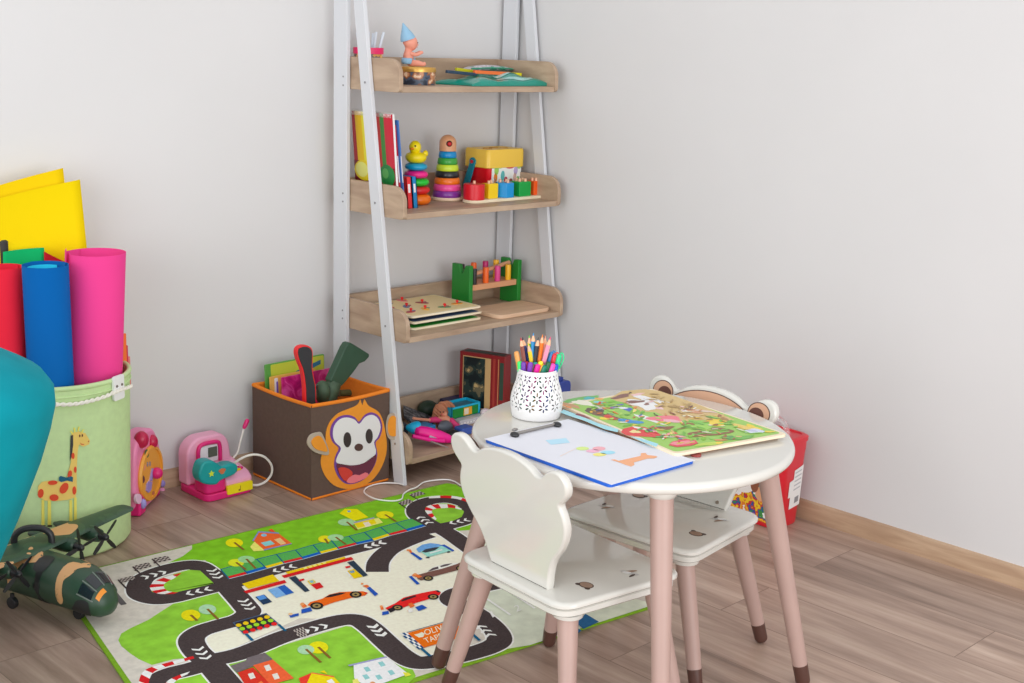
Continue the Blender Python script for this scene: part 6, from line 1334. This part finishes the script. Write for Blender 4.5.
# toy pile
def Q(x, y, yy): return PY(395+x/9.758, 395+y/9.758, yy)
HPK = mat('toy_rocket_pink', (250, 20, 140), .3)
rk2 = thing('toy_rocket', 'hot pink toy rocket with a light blue nose in the bottom tray', 'toy', tuple(Q(350, 400, -.22)))
m = MB().use(HPK); a_, b_ = Q(195, 345, -.215), Q(570, 440, -.265); d_ = b_-a_; Lr = d_.length
m.lathe([(.008, 0), (.017, .012), (.020, Lr*.3), (.0195, Lr*.6), (.014, Lr*.85), (.008, Lr)], a_, d_, 22); m.build('body', rk2, ang=60)
m = MB().use(mat('toy_sky_blue', (20, 170, 214), .35)); n0 = Q(235, 330, -.205); n1 = Q(105, 315, -.19); dn = n1-n0; m.lathe([(.012, 0), (.022, .003), (.0225, .012), (.016, dn.length*.6), (.007, dn.length*.95), (.001, dn.length)], n0, dn, 20); no_ = m.build('nose_cone', rk2, ang=60); no_['label'] = 'light blue nose cone'
m = MB().use(C(206, 26, 40, .3)); m.sph(Q(590, 455, -.268), .015, .013, .013); m.build('red_end', rk2)
m = MB().use(HPK); f0, f1 = Q(170, 400, -.235), Q(480, 450, -.27); m.tube([f0, Q(330, 435, -.255), f1], .006, 10); m.build('rail', rk2)
m = MB().use(C(170, 160, 176)); m.tube([Q(330, 405, -.246), Q(450, 425, -.258)], .006, 8); m.build('grey_insert', rk2)
m = MB().use(C(140, 130, 126)); m.tube([Q(350, 452, -.262), Q(520, 515, -.285)], .0022, 8); tag(m.build('thin_stick'), 'thin grey stick lying in front of the pink rocket in the bottom tray', 'stick')
# grey net umbrella-like cloth
m = MB().use(ramp_mat('net_grey', [(.35, (64, 66, 70)), (.5, (110, 110, 114)), (.65, (150, 150, 152))], 60, .7, 3))
P = [Q(80, 95, .0), Q(300, 180, -.03), Q(420, 240, -.05), Q(330, 280, -.09), Q(150, 240, -.09), Q(85, 190, -.07)]
cz = Vector((0, 0, -.012)); m.loft([[p for p in P], [p+cz for p in P]]); tag(m.build('net_cloth', None, .003), 'grey net cloth lying at the left end of the bottom tray', 'cloth')
m = MB().use(C(30, 44, 60)); m.prism(rrect(-.62, -.53, -.17, -.07, .02), lambda u, v, t: (u, v, Z4+.001+t), 0, .055); tag(m.build('navy_pouch', None, .012, 3), 'navy blue pouch behind the nose of the pink rocket', 'pouch')
m = MB().use(C(40, 130, 190)); a_ = Q(300, 295, -.15); m.prism(rrect(a_.x-.028, a_.x+.026, -.17, -.12, .006), lambda u, v, t: (u, v, Z4+.001+t), 0, max(.02, a_.z-Z4)); tag(m.build('blue_block', None, .003), 'bright blue block between the rocket and the doll in the bottom tray', 'block')
m = MB().use(C(40, 62, 46)); c_ = Q(320, 130, -.01); m.sph((c_.x, -.01, max(c_.z-.012, Z4+.028)), .036, .030, .028, 18, 12); tag(m.build('green_ball'), 'dark green rounded toy behind the curly doll in the bottom tray', 'toy')
m = MB().use(C(34, 44, 92)); a_, b_ = Q(450, 50, .0), Q(640, 30, .0); m.prism(rrect(a_.x, b_.x+.03, -.035, .010, .006), lambda u, v, t: (u, v, t), Z4+.001, a_.z+.003); m.use(C(120, 84, 60)).prism(rrect(b_.x-.02, b_.x+.02, -.0365, -.03, .002), lambda u, v, t: (u, v, t), Z4+.01, a_.z); tag(m.build('blue_box', None, .003), 'dark blue box at the back of the bottom tray left of the game box', 'box')
# doll lying down
fd = thing('fashion_doll', 'curly haired doll in grey and pink lying on the toys of the bottom tray', 'doll', tuple(Q(470, 180, -.10)))
hd_ = Q(465, 165, -.115); dn_ = [(Q(520, 235, -.12), .016), (Q(545, 300, -.15), .013), (Q(480, 320, -.16), .015), (hd_, .019)]
vs_ = [(Q(455, 330, -.14), .015), (Q(500, 270, -.13), .014), (Q(505, 232, -.12), .013), (Q(490, 205, -.12), .006), (hd_, .0185)]
ed_ = [(0, 1), (1, 2), (2, 3), (3, 4)]
for s_, pts in ((2, [(Q(430, 230, -.125), .006), (Q(330, 245, -.145), .005), (Q(200, 232, -.16), .0045), (Q(175, 225, -.165), .0055)]), (2, [(Q(560, 270, -.13), .006), (Q(600, 310, -.15), .005), (Q(615, 330, -.155), .005)]), (0, [(Q(520, 370, -.17), .010), (Q(590, 395, -.2), .007)]), (0, [(Q(400, 345, -.16), .010), (Q(350, 310, -.15), .007)])):
    p = s_
    for q, r_ in pts: vs_.append((q, r_)); ed_.append((p, len(vs_)-1)); p = len(vs_)-1
o_r = Vector(fd.location); me = bpy.data.meshes.new('body'); me.from_pydata([tuple(p-o_r) for p, _ in vs_], ed_, []); me.materials.append(mat('doll_tan', (222, 150, 120), .5))
bo = bpy.data.objects.new('body', me); COL.objects.link(bo); bo.parent = fd; md = bo.modifiers.new('skin', 'SKIN'); md.use_smooth_shade = True
for i, (_, r_) in enumerate(vs_): me.skin_vertices[0].data[i].radius = (r_, r_)
me.skin_vertices[0].data[0].use_root = True
md = bo.modifiers.new('sub', 'SUBSURF'); md.levels = 2; md.render_levels = 2
HR = mat('doll_hair', (176, 116, 84), .7, var=.2, scale=60)
m = MB().use(HR); random.seed(5)
for k in range(26):
    a = 2*pi*k/26; r_ = .022+.006*random.random(); b_ = hd_+Vector((cos(a)*r_, .010+.006*random.random(), sin(a)*r_*.9)); e2 = b_+Vector((cos(a)*.014+.012, -.006, sin(a)*.012-.008))
    m.tube(smooth_line([hd_+Vector((cos(a)*.008, .016, sin(a)*.010)), b_, e2, e2+Vector((.010, -.01, -.014))], 4), [.0055]*4+[.005]*4+[.004]*5, 6)
m.sph(hd_+Vector((.002, .010, .003)), .021, .016, .021); m.build('curly_hair', fd)
m = MB().use(mat('doll_pink_top', (222, 60, 120), .6)); m.tube([Q(540, 250, -.133), Q(575, 290, -.15), Q(625, 305, -.16)], [.012, .012, .007], 10); m.build('pink_sleeve', fd); m = MB().use(MATS['doll_pink_top']); m.tube([Q(345, 245, -.147), Q(395, 240, -.14), Q(440, 262, -.14)], [.0075, .010, .008], 10); m.build('pink_sleeve', fd)
m = MB().use(C(92, 100, 110)); m.loft([[Q(cx+rx*cos(2*pi*i/16), cy+ry*sin(2*pi*i/16), yy) for i in range(16)] for cx, cy, rx, ry, yy in ((490, 320, 20, 15, -.185), (490, 320, 70, 60, -.175), (490, 315, 80, 70, -.15), (480, 320, 60, 50, -.12))]); m.build('grey_dress', fd, ang=70)
for e_x in (-8, 22): m = MB().use(C(50, 40, 44)); m.sph(Q(450+e_x, 165, -.134), .0022); m.build('eye', fd)
m = MB().use(C(190, 60, 80)); m.sph(Q(458, 190, -.133), .003, .002, .0014); m.build('mouth', fd)
m = MB().use(C(36, 34, 36)); m.sph(Q(560, 385, -.215), .026, .020, .014, 16, 10); tag(m.build('black_shoe'), 'small black toy shoe right of the rocket body in the bottom tray', 'shoe')
# blue tray of cards, grey box
ct = thing('card_box', 'light blue plastic card box with a green side in the bottom tray', 'box', tuple(Q(690, 140, -.10)))
a_, b_ = Q(600, 150, -.125), Q(835, 150, -.125); zt3, zb3 = Q(700, 95, -.125).z, Q(700, 205, -.125).z
m = MB().use(mat('toy_cyan', (30, 176, 214), .35)); X0, X1, Y0_, Y1_ = a_.x-.02, b_.x, -.125, -.055
for bx in ((X0, X1, Y0_, Y0_+.004), (X0, X1, Y1_-.004, Y1_), (X0, X0+.004, Y0_, Y1_), (X1-.004, X1, Y0_, Y1_)): m.box(*bx, zb3, zt3)
m.box(X0, X1, Y0_, Y1_, zb3, zb3+.003); m.build('tray', ct, .001)
m = MB().use(C(20, 130, 50)); m.box(X0+.004, X1-.012, Y0_-.001, Y0_, zb3+.002, zt3-.006); m.use(C(236, 160, 40)).box(X0+.05, X0+.085, Y0_-.0016, Y0_-.001, zb3+.004, zt3-.008); m.use(C(226, 216, 190)).box(X0+.052, X0+.070, Y0_-.0022, Y0_-.0016, zb3+.007, zt3-.011); lo_ = m.build('side_label', ct); lo_['label'] = 'green side label with an orange field'
m = MB().use(C(60, 120, 140)); m.box(X0+.006, X1-.006, Y0_+.006, Y1_-.006, zb3+.003, zt3-.008); m.build('cards', ct)
gz = zb3-.001
m = MB().use(mat('carton_grey', (196, 196, 202), .6)); m.box(X0+.012, X1+.012, -.150, -.045, Z4+.0008, gz)
for k in range(9): m.use(C(236, 236, 240)).box(X0+.018+k*.013, X0+.024+k*.013, -.1508, -.150, Z4+.006, gz-.008)
tag(m.build('grey_carton', None, .001), 'pale grey striped carton under the light blue card box in the bottom tray', 'box')
m = MB().use(C(60, 90, 170)); a_ = Q(640, 350, -.2); m.prism(rrect(a_.x-.02, a_.x+.03, -.23, -.19, .006), lambda u, v, t: (u, v, Z4+.001+t), 0, .022); tag(m.build('blue_brick', None, .003), 'small blue toy brick beside the red rocket end in the bottom tray', 'brick')
m = MB().use(C(226, 210, 216)); m.sph(Q(880, 165, -.14), .018, .014, .012); tag(m.build('pale_ball'), 'small pale pink ball in front of the game box', 'ball')
